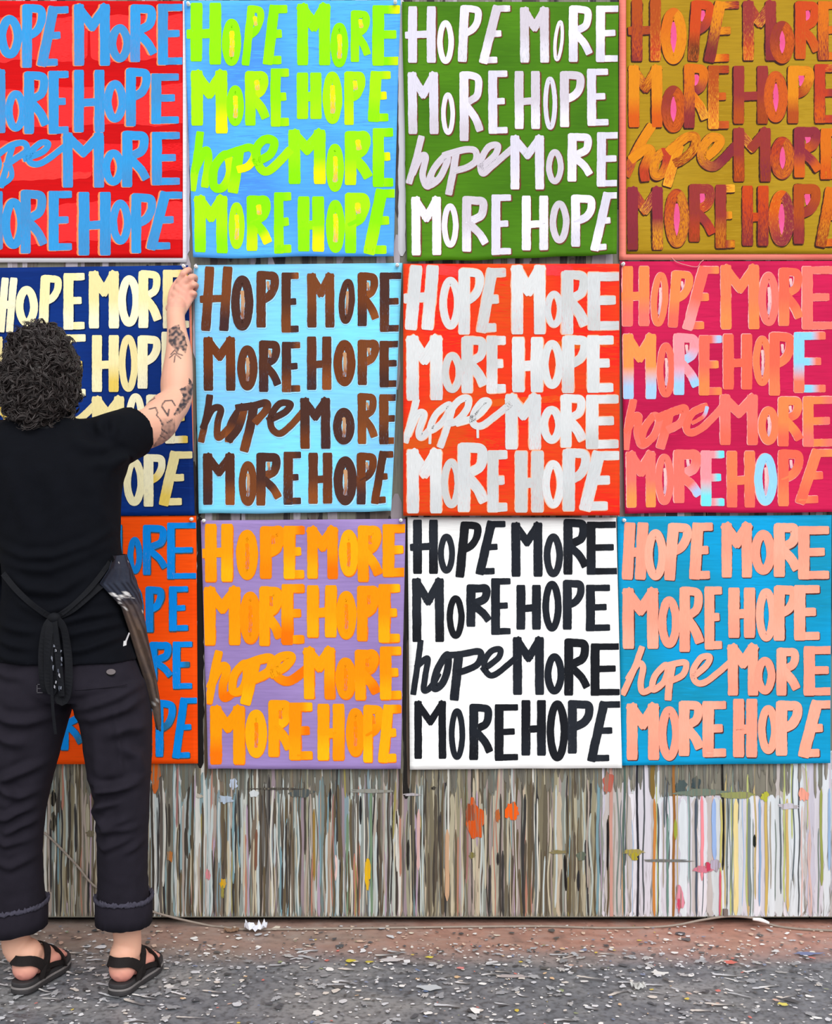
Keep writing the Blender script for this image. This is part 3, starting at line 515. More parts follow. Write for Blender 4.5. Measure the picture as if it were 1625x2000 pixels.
PT['amber'] = painting('painting', 'lavender painting with thick amber-orange HOPE MORE lettering', (370, 990), 3.693, [(82, 98), (1560, 86), (1524, 1892), (134, 1890)], .004, (.012, .004, .006),
 ((150, 126, 186), (164, 140, 200)),
 ["J 112 115 312 545;O 338 163 493 527;P 508 138 694 522;E 678 138 829 517;M 848 138 1067 522;O 1078 163 1219 502;R 1213 133 1384 545;E 1393 126 1568 502",
  "M 103 570 367 1003;O 363 608 513 987;R 503 573 670 1008;E 663 558 829 987;H 848 558 1062 947;O 1058 603 1204 957;P 1208 568 1374 972;E 1363 558 1520 977",
  "M 823 1008 1047 1392;O 1053 1083 1199 1388;R 1193 1028 1365 1398;E 1373 1008 1530 1388",
  "M 148 1428 397 1864;O 403 1458 558 1813;R 568 1393 739 1808;E 718 1413 888 1823;H 923 1413 1117 1833;O 1128 1448 1264 1803;P 1253 1428 1400 1848;E 1358 1428 1530 1843 s=40"],
 [(1, (210, 1060), (182, 1180), (140, 1395)), (1, (155, 1290), (220, 1160), (268, 1165), (240, 1290), (250, 1375), (310, 1340)), (1, (400, 1130), (325, 1210), (312, 1325), (375, 1320), (410, 1230), 'c'), (1.35, (470, 1140), (440, 1260), (408, 1395)), (1.15, (400, 1140), (530, 1095), (590, 1100), (575, 1185), (480, 1235)), (1.1, (600, 1200), (690, 1150), (735, 1080), (650, 1085), (612, 1170), (650, 1235), (730, 1250), (845, 1165))],
 [(255, 164, 8), (255, 150, 4), (255, 176, 12), (255, 158, 4)], 84, 58, .44, halo=((246, 120, 10), 3, 5, 1.03), core=dict(w=.16, c=(255, 138, 0), c2=(244, 128, 4), top=1), dry=.06, endc=[(255, 120, 0), (255, 186, 14), (250, 140, 0)], endp=.4, seed=10, wave=10)
PT['black'] = painting('painting', 'white painting with black HOPE MORE lettering', (770, 990), 3.533, [(92, 72), (1532, 74), (1572, 1802), (108, 1812)], .003, (.006, .006, .004),
 ((246, 246, 246), (252, 252, 252)),
 ["J 130 83 302 467;O 303 183 419 462;P 420 100 609 492 s=40;E 558 98 774 467 s=85;M 808 103 1022 487;O 1033 183 1164 487;R 1168 83 1334 472;E 1328 103 1548 467",
  "M 123 488 342 937;O 363 608 484 912;R 498 533 664 832;E 668 493 804 882;H 843 533 1012 852;O 1023 508 1154 862;P 1163 503 1314 852;E 1323 538 1490 857",
  "M 818 893 1032 1302;O 1038 1008 1174 1297;R 1173 908 1344 1307;E 1355 943 1558 1302",
  "M 138 1335 357 1742 w=52;O 378 1388 489 1748;R 518 1358 675 1752;E 693 1363 856 1752;H 878 1328 1047 1722;O 1053 1333 1199 1757;P 1198 1333 1374 1707;E 1328 1343 1572 1757 s=92"],
 [(1, (180, 935), (165, 1060), (133, 1280)), (1, (160, 1100), (228, 1045), (215, 1160), (205, 1265), (255, 1240), (300, 1160)), (1.2, (365, 1020), (295, 1130), (275, 1250), (330, 1220), (368, 1120), 'c'), (1.5, (442, 1040), (430, 1170), (415, 1310)), (1.1, (365, 1025), (470, 1015), (590, 1000), (580, 1080), (500, 1125), (445, 1140)), (1, (615, 1120), (715, 1045), (730, 985), (670, 995), (622, 1070), (640, 1145), (700, 1155), (840, 1040))],
 [(32, 36, 44), (38, 42, 50), (26, 28, 34)], 62, 42, .36, dry=.06, seed=11, wave=3, sdry=.1)
PT['peach'] = painting('painting', 'teal-blue painting with peach HOPE MORE lettering, lower right', (1195, 990), 3.774, [(40, 72), (1620, 60), (1612, 1888), (76, 1908)], .004, (.006, .003, .004),
 ((18, 146, 186), (10, 162, 222)),
 ["H 72 108 272 543 s=22;O 243 163 403 543;P 383 118 594 548 s=32;E 568 118 748 533 s=25;M 808 113 1032 527;O 1028 168 1204 503;R 1193 118 1384 523;E 1373 143 1604 533",
  "M 78 593 342 1053;O 343 658 503 1043;R 498 588 670 1075;E 683 588 814 1050;H 858 588 1057 972;O 1063 598 1214 993;P 1193 578 1374 993;E 1343 578 1534 983",
  "M 853 1008 1077 1397;O 1053 1103 1204 1385;R 1213 1038 1380 1397;E 1413 1028 1632 1390",
  "M 108 1443 347 1874;O 343 1468 503 1873;R 493 1428 669 1843;E 668 1433 844 1845;H 893 1408 1072 1853;O 1078 1458 1229 1823;P 1208 1428 1404 1840;E 1368 1428 1630 1845 s=105"],
 [(1, (218, 1045), (170, 1180), (85, 1370)), (1, (125, 1260), (190, 1160), (230, 1180), (212, 1300), (232, 1365), (300, 1330)), (1, (395, 1165), (315, 1250), (302, 1345), (375, 1300), (410, 1210), 'c'), (1.15, (445, 1175), (425, 1290), (415, 1405)), (1, (395, 1175), (490, 1150), (548, 1155), (520, 1240), (435, 1280)), (1, (600, 1250), (695, 1170), (720, 1105), (655, 1115), (598, 1210), (620, 1290), (700, 1285), (865, 1150))],
 [(252, 168, 142), (250, 160, 136), (254, 174, 150)], 84, 46, .38, halo=((84, 46, 42), 5, 6, 1.01), dry=.05, seed=12, wave=4)

# ------------------------------------------------------------------ pins, strips, string, cable, scraps
def lathe(prof, n=14):
    v, f = [], []
    for r, z in prof:
        for i in range(n): v.append((r*math.cos(i/n*6.28319), -z, r*math.sin(i/n*6.28319)))
    for j in range(len(prof)-1):
        for i in range(n): a, b = j*n+i, j*n+(i+1) % n; f.append((a, b, b+n, a+n))
    f.append(tuple(range(n))); f.append(tuple((len(prof)-1)*n+i for i in range(n))[::-1]); return v, f
def simple(name, v, f, mat, parent=None, smooth=True):
    me = bpy.data.meshes.new(name); me.from_pydata([tuple(p) for p in v], [], f)
    if smooth: me.polygons.foreach_set('use_smooth', [True]*len(me.polygons))
    return link(name, me, parent, (mat,))
hv, hf = lathe([(.0005, .0045), (.0055, .0045), (.0058, .0055), (.003, .0075), (.0026, .0125), (.0046, .014), (.005, .0155), (.0042, .0168), (.001, .0172)])
nv_, nf_ = lathe([(.0006, -.004), (.0006, .005)], 8)
pin_root = None
def pin(px, py, Y, label):
    global pin_root
    if pin_root is None:
        r = empty('push_pin', W(px, py, Y), label, 'pin', 'push pins holding the sheets')
        a = simple('pin_head', hv, hf, PINM); b = simple('needle', nv_, nf_, STEELM); a.parent = r; b.parent = r; pin_root = r
    else:
        r = pin_root.copy(); C.objects.link(r); r.location = W(px, py, Y); r['label'] = label
        for ch in pin_root.children:
            c = ch.copy(); C.objects.link(c); c.parent = r
for px, py, k, l in ((369, 10, 'lime', 'white push pin in the top left corner of the lime-lettered sheet'), (772, 6, 'lime', 'white push pin in the top right corner of the lime-lettered sheet'),
                     (384, 522, 'brown', 'white push pin in the top left corner of the brown-lettered sheet'), (360, 521, 'navy', 'white push pin above the reaching hand on the navy sheet'),
                     (375, 1014, 'orange', 'white push pin in the top right corner of the orange sheet'), (399, 1017, 'amber', 'white push pin in the top left corner of the lavender sheet'),
                     (783, 1016, 'amber', 'white push pin in the top right corner of the lavender sheet'), (1216, 517, 'coral', 'white push pin in the top left corner of the crimson sheet'),
                     (1218, 1016, 'peach', 'white push pin in the top left corner of the teal sheet'), (776, 519, 'brown', 'white push pin in the top right corner of the brown-lettered sheet')):
    sh = PT[k][1]; u, v = sh.uv((px-sh.o[0])*sh.k, (py-sh.o[1])*sh.k); pin(px, py, -sh.lift(u, v)-.0008, l)

def tube(pts, r, n=8, step=.01):
    P = [Vector(p) for p in catmull([tuple(p) for p in pts], False, step)]; v, f = [], []
    up = Vector((.3, .2, 1)).normalized()
    for i, p in enumerate(P):
        t = (P[min(i+1, len(P)-1)]-P[max(i-1, 0)]).normalized(); a = t.cross(up).normalized(); b = t.cross(a)
        rr = r(i/(len(P)-1)) if callable(r) else r
        for k in range(n): q = k/n*6.28319; v.append(p+a*rr*math.cos(q)+b*rr*math.sin(q))
        if i:
            for k in range(n): f.append(((i-1)*n+k, (i-1)*n+(k+1) % n, i*n+(k+1) % n, i*n+k))
    f.append(tuple(range(n))[::-1]); f.append(tuple(len(v)-n+k for k in range(n))); return v, f
# peach strip behind the navy sheet
st = Acc(); s5 = Sheet((0, 0), 1, [(364, 585), (374, 585), (378, 884), (366, 884)], .0017, (0, 0, 0), 44, 0)
sheet_mesh(st, s5, lin((226, 120, 74)), lin((240, 150, 130)), 3, .3, .0008, None, 4, 20)
tag(st.build('paper_strip', PAINT), 'narrow peach paper strip behind the navy sheet and forearm', 'paper strip')
v, f = tube([W(1312, 503, -.012), W(1322, 512, -.016), W(1345, 519, -.016), W(1362, 521, -.014), W(1368, 513, -.014), W(1374, 508, -.012)], .0011, 6, .006)
tag(simple('string', v, f, plain_material('pale_pink_string', (226, 150, 150), .8)), 'pale pink string looping over the top of the crimson sheet', 'string')
g = lambda x, y, z=.004: G(x, y)+Vector((0, 0, z))
cable = empty('cable', G(900, 1815), 'dusty thin cable lying along the foot of the dripped wall', 'cable')
bpy.context.view_layer.update()
v, f = tube([W(86, 1626, -.006), W(110, 1648, -.007), W(150, 1690, -.007), W(195, 1738, -.008), W(300, 1781, -.010), W(400, 1806, -.016), g(432, 1813), g(480, 1818), g(600, 1817), g(760, 1815), g(900, 1813), g(1060, 1812), g(1180, 1815), g(1300, 1812), W(1370, 1797, -.014), W(1420, 1790, -.010), W(1470, 1793, -.014), g(1510, 1810), g(1560, 1817), g(1640, 1821), g(1720, 1825), g(1900, 1830)], .0032, 8, .02)
simple('cord', v, f, CORDM, cable)
bx = Acc(); pc = W(1417, 1784, -.008); box(bx, pc.x-.006, pc.x+.006, pc.y-.005, pc.y+.006, pc.z-.010, pc.z+.012, lin((120, 108, 104))); bx.build('cable_clip', PAINT, cable, False)
pc = W(1485, 1798, -.03); v, f = tube([pc+Vector((-.022, 0, .004)), pc+Vector((0, 0, .002)), pc+Vector((.024, -.004, -.006))], lambda t: .006*(1-abs(t-.5)*.8), 8, .006); simple('connector', v, f, PINM, cable)
def scrap(name, label, px, py, sx, sy, sz, mat, seed, n=9):
    r = random.Random(seed); o = G(px, py); v, f = [], []
    for j in range(n):
        for i in range(n):
            u, w_ = i/(n-1)-.5, j/(n-1)-.5
            h = abs(nz(u*4, w_*4, seed))*sz*1.6+sz*abs(u)*1.1+.002
            v.append((o.x+u*sx+.004*nz(w_*5, seed), o.y+w_*sy+.003*nz(u*5, seed+3), max(.0015, h+.003)))
    for j in range(n-1):
        for i in range(n-1): a = j*n+i; f.append((a, a+1, a+n+1, a+n))
    ob = simple(name, v, f, mat, None, False)
    md = ob.modifiers.new('t', 'SOLIDIFY'); md.thickness = .0012
    return tag(ob, label, 'scrap')
scrap('paper_scrap', 'white curled paper scrap at the foot of the wall on the cable', 500, 1820, .062, .030, .022, PAPERM, 4)
scrap('paint_flake', 'pale curled flake lying alone on the grey floor below the white painting', 1246, 1932, .036, .03, .010, plain_material('pale_grey_flake', (196, 196, 194), .8), 9)
scrap('dust_clump', 'small brown clump of dust beside the white paper scrap', 452, 1821, .040, .022, .006, plain_material('brown_dust', (132, 104, 84), .9), 14)

# ------------------------------------------------------------------ the person
def loft(secs, n=28, exp=2.0, cap=True):
    """secs: (centre, half-axis a, half-axis b); closed tube of super-ellipses"""
    v, f = [], []
    for c, a, b in secs:
        for i in range(n):
            t = i/n*6.28319; ct, st_ = math.cos(t), math.sin(t)
            e = 2/exp; x = math.copysign(abs(ct)**e, ct); y = math.copysign(abs(st_)**e, st_)
            v.append(Vector(c)+Vector(a)*x+Vector(b)*y)
    for j in range(len(secs)-1):
        for i in range(n): p, q = j*n+i, j*n+(i+1) % n; f.append((p, q, q+n, p+n))
    if cap: f.append(tuple(range(n))[::-1]); f.append(tuple((len(secs)-1)*n+i for i in range(n)))
    return v, f
def limb(pts, n=20, sub=5, cap=True, cuff=False):
    """pts: (centre, radius[, flatten vec-scale]) smooth round limb"""
    P = [tuple(p[0])+(p[1],) for p in pts]
    Q = []
    for i in range(len(P)-1):
        p0, p1, p2, p3 = P[max(0, i-1)], P[i], P[i+1], P[min(len(P)-1, i+2)]
        for k in range(sub):
            t = k/sub; Q.append(tuple(.5*(2*b+(c-a)*t+(2*a-5*b+4*c-d)*t*t+(-a+3*b-3*c+d)*t**3) for a, b, c, d in zip(p0, p1, p2, p3)))
    Q.append(P[-1]); secs = []; ref = None
    for i, q in enumerate(Q):
        t = (Vector(Q[min(i+1, len(Q)-1)][:3])-Vector(Q[max(i-1, 0)][:3])).normalized()
        if ref is None: ref = t.orthogonal().normalized()
        a = (ref-t*ref.dot(t)).normalized(); ref = a; b = t.cross(a); secs.append((Vector(q[:3]), a*q[3], b*q[3]))
    # round the ends
    c0, c1 = secs[0], secs[-1]; d0 = (secs[0][0]-secs[1][0]).normalized(); d1 = (secs[-1][0]-secs[-2][0]).normalized()
    r0, r1 = Q[0][3], Q[-1][3]
    pre = [(c0[0]+d0*r0*s, c0[1]*k, c0[2]*k) for s, k in ((.95, .3), (.7, .7), (.35, .93))]
    post = [(c1[0]+d1*r1*s, c1[1]*k, c1[2]*k) for s, k in ((.35, .93), (.7, .7), (.95, .3))]
    if cuff: post = [(c1[0]+d1*.002, c1[1]*.97, c1[2]*.97), (c1[0], c1[1]*.86, c1[2]*.86), (c1[0]-d1*.03, c1[1]*.80, c1[2]*.80)]
    return loft(pre+secs+post, n, 2.0, cap)
def ellipsoid(c, r, n=20, rot=None):
    v, f = [], []
    for j in range(n+1):
        th = math.pi*(j+.0001)/(n+.0002)
        for i in range(n*2):
            p = Vector((math.sin(th)*math.cos(i/n*math.pi)*r[0], math.sin(th)*math.sin(i/n*math.pi)*r[1], math.cos(th)*r[2]))
            if rot: p = rot @ p
            v.append(Vector(c)+p)
    m = n*2
    for j in range(n):
        for i in range(m): a, b = j*m+i, j*m+(i+1) % m; f.append((a, a+m, b+m, b))
    f.append(tuple(range(m))); f.append(tuple(n*m+i for i in range(m))[::-1])
    return v, f
def union(parts, voxel, smooth_it=4, fac=.5):
    V, Fc = [], []
    for v, f in parts:
        k = len(V); V += [tuple(p) for p in v]; Fc += [tuple(i+k for i in q) for q in f]
    me = bpy.data.meshes.new('tmp'); me.from_pydata(V, [], Fc); ob = bpy.data.objects.new('tmp', me); C.objects.link(ob)
    m = ob.modifiers.new('r', 'REMESH'); m.mode = 'VOXEL'; m.voxel_size = voxel
    if smooth_it: s = ob.modifiers.new('s', 'SMOOTH'); s.iterations = smooth_it; s.factor = fac
    dg = bpy.context.evaluated_depsgraph_get(); out = bpy.data.meshes.new_from_object(ob.evaluated_get(dg))
    bpy.data.objects.remove(ob); bpy.data.meshes.remove(me)
    out.polygons.foreach_set('use_smooth', [True]*len(out.polygons))
    return out
def creases(me, lines, noise_amp=0, nf=18, gain=2.0):
    """fold a garment: every line (points in the front plane, amplitude, width) pushes a ridge along the normals on the side facing away from the wall"""
    import numpy as np
    n = len(me.vertices); co = np.empty(n*3); me.vertices.foreach_get('co', co); co = co.reshape(-1, 3)
    no = np.empty(n*3); me.vertex_normals.foreach_get('vector', no) if hasattr(me, 'vertex_normals') else None; no = no.reshape(-1, 3)
    d = np.zeros(n); wt = np.clip(-no[:, 1]*1.6+.35, 0, 1)
    for pts, amp, wid in lines:
        amp = amp*gain
        Pn = [(p.x, p.z) for p in pts]
        best = np.full(n, 9.0); tt = np.zeros(n); tot = len(Pn)-1
        for k in range(tot):
            a, b = np.array(Pn[k]), np.array(Pn[k+1]); ab = b-a; L = (ab**2).sum()
            t = np.clip(((co[:, [0, 2]]-a) @ ab)/L, 0, 1); q = np.hypot(*(co[:, [0, 2]]-(a+t[:, None]*ab)).T)
            m = q < best; best = np.where(m, q, best); tt = np.where(m, (k+t)/tot, tt)
        d += wt*amp*np.exp(-(best/wid)**2)*np.sin(np.pi*np.clip(tt*.9+.05, 0, 1))**.6
        d -= wt*amp*.45*np.exp(-((best-wid*1.7)/wid)**2)*np.sin(np.pi*np.clip(tt, 0, 1))
    if noise_amp:
        d += np.array([noise_amp*(nz(c[0]*nf, c[1]*nf, c[2]*nf*.7)+.5*nz(c[0]*nf*2.3, c[1]*nf*2.3, c[2]*nf*2.8)) for c in co])
    co += no*d[:, None]; me.vertices.foreach_set('co', co.ravel()); me.update()
def sec(py, xl, xr, Y, hd):                                    # one horizontal body section at a depth
    c = W((xl+xr)/2, py, Y); s = (Y+CAMD)/F
    return (c, Vector(((xr-xl)/2*s, 0, 0)), Vector((0, hd*s, 0)))
def smooth_secs(secs, sub=4):
    P = [tuple(c)+(a.x, b.y) for c, a, b in secs]; out = []
    for i in range(len(P)-1):
        p0, p1, p2, p3 = P[max(0, i-1)], P[i], P[i+1], P[min(len(P)-1, i+2)]
        for k in range(sub):
            t = k/sub; out.append(tuple(.5*(2*b+(c-a)*t+(2*a-5*b+4*c-d)*t*t+(-a+3*b-3*c+d)*t**3) for a, b, c, d in zip(p0, p1, p2, p3)))
    out.append(P[-1])
    return [(Vector(q[:3]), Vector((q[3], 0, 0)), Vector((0, q[4], 0))) for q in out]
def px2(pts): return [W(x, y, -.5) for x, y in pts]

person = empty('person', Vector((-.88, -.47, 0)), 'person from behind in black shirt and dark trousers, arm reaching up to the navy sheet', 'person')
bpy.context.view_layer.update()
# ---- limbs (points)
sR, mR, eR, fR, wR = W(222, 856, -.43), W(297, 833, -.315), W(343, 781, -.215), W(349, 690, -.15), W(343, 617, -.085)
pxm = lambda r, Y: r*(Y+CAMD)/F
sL, mL, eL, fL, wL = W(-42, 862, -.43), W(-82, 838, -.315), W(-68, 781, -.205), W(-50, 690, -.14), W(-40, 617, -.085)
HC = W(80, 748, -.45)                                          # head centre
parts = []
rotH = Vector((1, 0, 0)).to_track_quat('X', 'Z').to_matrix()
parts.append(ellipsoid(HC+Vector((0, -.008, .028)), (.074, .094, .092), 24))
parts.append(ellipsoid(HC+Vector((0, .022, -.040)), (.060, .070, .078), 24))
parts.append(ellipsoid(HC+Vector((0, .070, -.092)), (.026, .022, .020), 14))           # chin
parts.append(limb([(HC+Vector((0, .104, .012)), .010), (HC+Vector((0, .114, -.018)), .013), (HC+Vector((0, .100, -.030)), .013)], 12, 4))   # nose
for s in (-1, 1):
    parts.append(ellipsoid(HC+Vector((s*.078, -.006, -.008)), (.010, .018, .032), 12))  # ears
    parts.append(ellipsoid(HC+Vector((s*.030, .083, .022)), (.015, .014, .011), 12))    # eyes
    parts.append(limb([(HC+Vector((s*.012, .096, .040)), .008), (HC+Vector((s*.034, .090, .044)), .009), (HC+Vector((s*.055, .070, .036)), .007)], 10, 3))
parts.append(limb([(HC+Vector((-.024, .086, -.058)), .006), (HC+Vector((0, .095, -.057)), .009), (HC+Vector((.024, .086, -.058)), .006)], 10, 3))
parts.append(limb([(HC+Vector((-.018, .087, -.068)), .006), (HC+Vector((0, .094, -.070)), .009), (HC+Vector((.018, .087, -.068)), .006)], 10, 3))
parts.append(limb([(HC+Vector((0, -.02, -.04)), .058), (W(84, 845, -.455), .056), (W(88, 885, -.46), .066)], 20, 4))
parts.append(loft(smooth_secs([sec(1330, 30, 245, -.50, 62), sec(1200, 35, 225, -.50, 58), sec(1060, 30, 208, -.495, 62), sec(950, 5, 205, -.48, 68), sec(880, -30, 212, -.46, 66), sec(845, -15, 200, -.45, 52), sec(825, 40, 140, -.45, 40)]), 32))
for (s_, m_, e_, f_, w_) in ((sR, mR, eR, fR, wR), (sL, mL, eL, fL, wL)):
    parts.append(limb([(s_, .050), (m_, .053), (m_.lerp(e_, .55), .050), (e_, .043), (e_.lerp(f_, .4), .044), (f_, .0365), (f_.lerp(w_, .6), .0275), (w_, .0255)], 24, 6))
# ---- hands: palm plus five separate bent fingers
def hand(mx):
    X = lambda px: px if not mx else 303-px
    q = lambda x, y, Y: W(X(x), y, Y)
    parts.append(limb([(q(343, 617, -.085), .026), (q(345, 598, -.074), .027)], 18, 3))
    # palm as a flattened slab: rows from wrist to knuckles
    a0, a1 = q(330, 602, -.064), q(359, 606, -.072)
    for t in range(5):
        k = t/4
        l = q(331, 602, -.060).lerp(q(352, 549, -.050), k); r = q(357, 607, -.070).lerp(q(371, 583, -.050), k)
        parts.append(limb([(l, .0125), (l.lerp(r, .5)+Vector((0, -.004, 0)), .0150), (r, .0120)], 14, 3))
    fin = [((350, 549, -.054), (359, 533, -.060), (368, 527, -.040), (371, 530, -.018), .0092),
           ((359, 554, -.056), (374, 541, -.062), (381, 542, -.042), (381, 549, -.020), .0092),
           ((366, 565, -.056), (378, 556, -.062), (383, 558, -.042), (381, 565, -.021), .0088),
           ((370, 580, -.054), (378, 573, -.058), (381, 575, -.040), (379, 581, -.022), .0078)]
    for a, b, c, d, r in fin:
        parts.append(limb([(q(*a), r*1.12), (q(*a).lerp(q(*b), .6), r), (q(*b), r*1.06), (q(*c), r*.95), (q(*d), r*.82)], 14, 4))
    parts.append(limb([(q(336, 592, -.054), .0145), (q(337, 572, -.044), .0118), (q(346, 553, -.032), .0105), (q(357, 541, -.019), .0088)], 14, 4))   # thumb
hand(False); hand(True)
# ---- legs and feet
hRp, kR, aR = W(215, 1400, -.50), W(237, 1590, -.515), W(249, 1850, -.475)
hLp, kL, aL = W(62, 1400, -.50), W(30, 1590, -.515), W(32, 1850, -.475)
def foot(heel, ang, ank, knee, hip):
    d = Vector((math.sin(ang), math.cos(ang), 0))*.88; r = Vector((d.y, -d.x, 0)); h = Vector((heel.x, heel.y, .034))
    parts.append(limb([(hip, .070), (hip.lerp(knee, .6), .058), (knee, .048), (knee.lerp(ank, .3), .050), (knee.lerp(ank, .72), .037), (ank, .0345), (h+d*.038+Vector((0, 0, .060)), .036)], 22, 5))
    parts.append(limb([(h+d*.026+Vector((0, 0, .026)), .033), (h+d*.05+Vector((0, 0, .036)), .034), (h+d*.10+Vector((0, 0, .032)), .030), (h+d*.15+Vector((0, 0, .022)), .021)], 20, 5))
    for k, off in enumerate((-.024, -.008, .008, .024)):
        parts.append(limb([(h+d*.06+r*off*.7+Vector((0, 0, .018)), .018), (h+d*.12+r*off*1.05+Vector((0, 0, .016)), .016), (h+d*.170+r*off*1.15+Vector((0, 0, .012)), .012)], 14, 4))
    for k, (off, l, rr) in enumerate(((-.030, .222, .0120), (-.012, .220, .0088), (.003, .214, .0085), (.016, .205, .0080), (.029, .193, .0078))):
        o2 = off if ang > -9 else off
        parts.append(limb([(h+d*.160+r*o2+Vector((0, 0, .012)), rr*1.05), (h+d*(l-.02)+r*o2*1.05+Vector((0, 0, .013)), rr*1.05), (h+d*l+r*o2*1.05+Vector((0, 0, .008)), rr*.9)], 12, 3))
    return h, d, r
hR = G(230, 1946); hL = G(40, 1943)
footR = foot(hR, math.radians(13), aR, kR, hRp); footL = foot(hL, math.radians(13), aL, kL, hLp)
bm_ = union(parts, .0032, 3, .5)
n = len(bm_.vertices)
skin0, skin1, skinp = lin((236, 186, 160)), lin((226, 166, 142)), lin((226, 140, 134))
ink, ink2 = lin((52, 48, 54)), lin((92, 80, 84))
def inpoly(x, y, poly):
    c = False; j = len(poly)-1
    for i in range(len(poly)):
        (xi, yi), (xj, yj) = poly[i], poly[j]
        if (yi > y) != (yj > y) and x < (xj-xi)*(y-yi)/(yj-yi)+xi: c = not c
        j = i
    return c
def segd(x, y, pts):
    b = 1e9
    for (ax, ay), (bx_, by_) in zip(pts, pts[1:]):
        dx, dy = bx_-ax, by_-ay; t = max(0, min(1, ((x-ax)*dx+(y-ay)*dy)/(dx*dx+dy*dy+1e-9))); b = min(b, math.hypot(x-ax-t*dx, y-ay-t*dy))
    return b
# tattoos: outlines on the plane of the arm (x across, y down, unit about 1.4 mm), inked on its outer face
TP = [[(330, 643), (341, 636), (350, 634), (352, 644), (360, 650), (366, 676), (362, 690), (352, 680), (345, 690), (336, 676), (329, 668)],
      [(351, 760), (368, 752), (369, 737), (377, 750), (379, 762), (372, 780), (362, 795), (350, 808), (338, 812), (350, 790), (357, 774)]]
TL = [([(334, 692), (341, 684), (349, 692)], 1.6), ([(331, 699), (341, 690), (353, 700)], 1.5), ([(342, 696), (340, 707)], 1.8), ([(345, 690), (357, 694)], 1.6),
      ([(316, 792), (322, 783), (336, 782), (342, 792)], 1.8), ([(316, 794), (328, 812), (330, 800)], 2.2), ([(292, 799), (304, 796), (308, 806), (300, 820)], 1.8), ([(296, 830), (308, 818), (318, 830)], 2.4), ([(300, 845), (312, 836), (326, 846)], 2.4), ([(300, 862), (312, 850), (322, 856)], 2.2), ([(306, 812), (314, 822)], 2.2), ([(326, 826), (336, 820)], 2), ([(283, 776), (298, 768), (302, 778), (288, 786)], 1.4)]
cols = []
nrm = [0]*(n*3); bm_.vertex_normals.foreach_get('vector', nrm)
for i, vt in enumerate(bm_.vertices):
    x, y, z = vt.co; t = .5+.5*nz(x*14, y*14, z*14); c = mixc(skin0, skin1, t)
    if z < .10: c = mixc(c, skinp, max(0, min(1, (.085-z)/.05))*.8)
    if z > 1.3 and y > -.36:
        d_ = y+CAMD; px, py = CX+x*F/d_, CY-(z-CAMH)*F/d_
        if nrm[i*3+1] < .25 and px > 270:
            k = 0
            for P in TP:
                if inpoly(px, py, P): k = max(k, .45+.6*max(0, min(1, .55+2*nz(px*.16, py*.16, 2))))
            for L, wd2 in TL:
                k = max(k, max(0, min(1, (wd2-segd(px, py, L))/1.0))*.95)
            if 286 < px < 342 and py > 815: k = max(k, min(1, (py-815)/12)*(.5+.45*nz(px*.15, py*.15, 8)))
            c = mixc(c, mixc(ink, ink2, .25), max(0, min(1, k)))
        if py < 600: c = mixc(c, skinp, .25+.25*nz(px*.15, py*.15))
    r = vt.co-HC
    if r.y > .06:
        if abs(r.z+.062) < .013 and abs(r.x) < .027: c = lin((190, 96, 92))
        for s in (-1, 1):
            e = math.hypot(r.x-s*.030, (r.z-.022)*1.4)
            if e < .0115 and r.y > .088: c = lin((240, 238, 234)) if e > .0052 else lin((48, 30, 22))
            if abs(r.z-.045) < .005 and .012 < abs(r.x) < .054: c = lin((44, 34, 30))
    cols += [*c, 1]
at = bm_.attributes.new('paint', 'FLOAT_COLOR', 'POINT'); at.data.foreach_set('color', cols)
link('body', bm_, person, (SKINM,))

# ---- shirt
shirt_parts = [loft(smooth_secs([sec(1288, -10, 271, -.50, 101), sec(1262, -6, 262, -.50, 96), sec(1215, 3, 250, -.50, 88), sec(1130, 8, 240, -.50, 82), sec(1060, 2, 233, -.495, 84), sec(1000, -12, 233, -.485, 88), sec(950, -28, 237, -.475, 92), sec(915, -44, 248, -.465, 92), sec(885, -58, 250, -.455, 88), sec(860, -58, 236, -.45, 78), sec(842, -40, 204, -.445, 66), sec(824, 4, 158, -.445, 54), sec(808, 34, 134, -.445, 46)]), 44, 2.3)]
for (s_, m_, e_, mx) in ((sR, mR, eR, 1), (sL, mL, eL, -1)):
    top = W(130 if mx > 0 else 40, 882, -.45); end = s_.lerp(m_, .50)
    shirt_parts.append(limb([(top, .080), (s_.lerp(top, .45)+Vector((0, 0, -.006)), .074), (s_+Vector((0, -.003, -.004)), .070), (end, .069)], 30, 5, True, True))
sm = union(shirt_parts, .006, 5, .5)
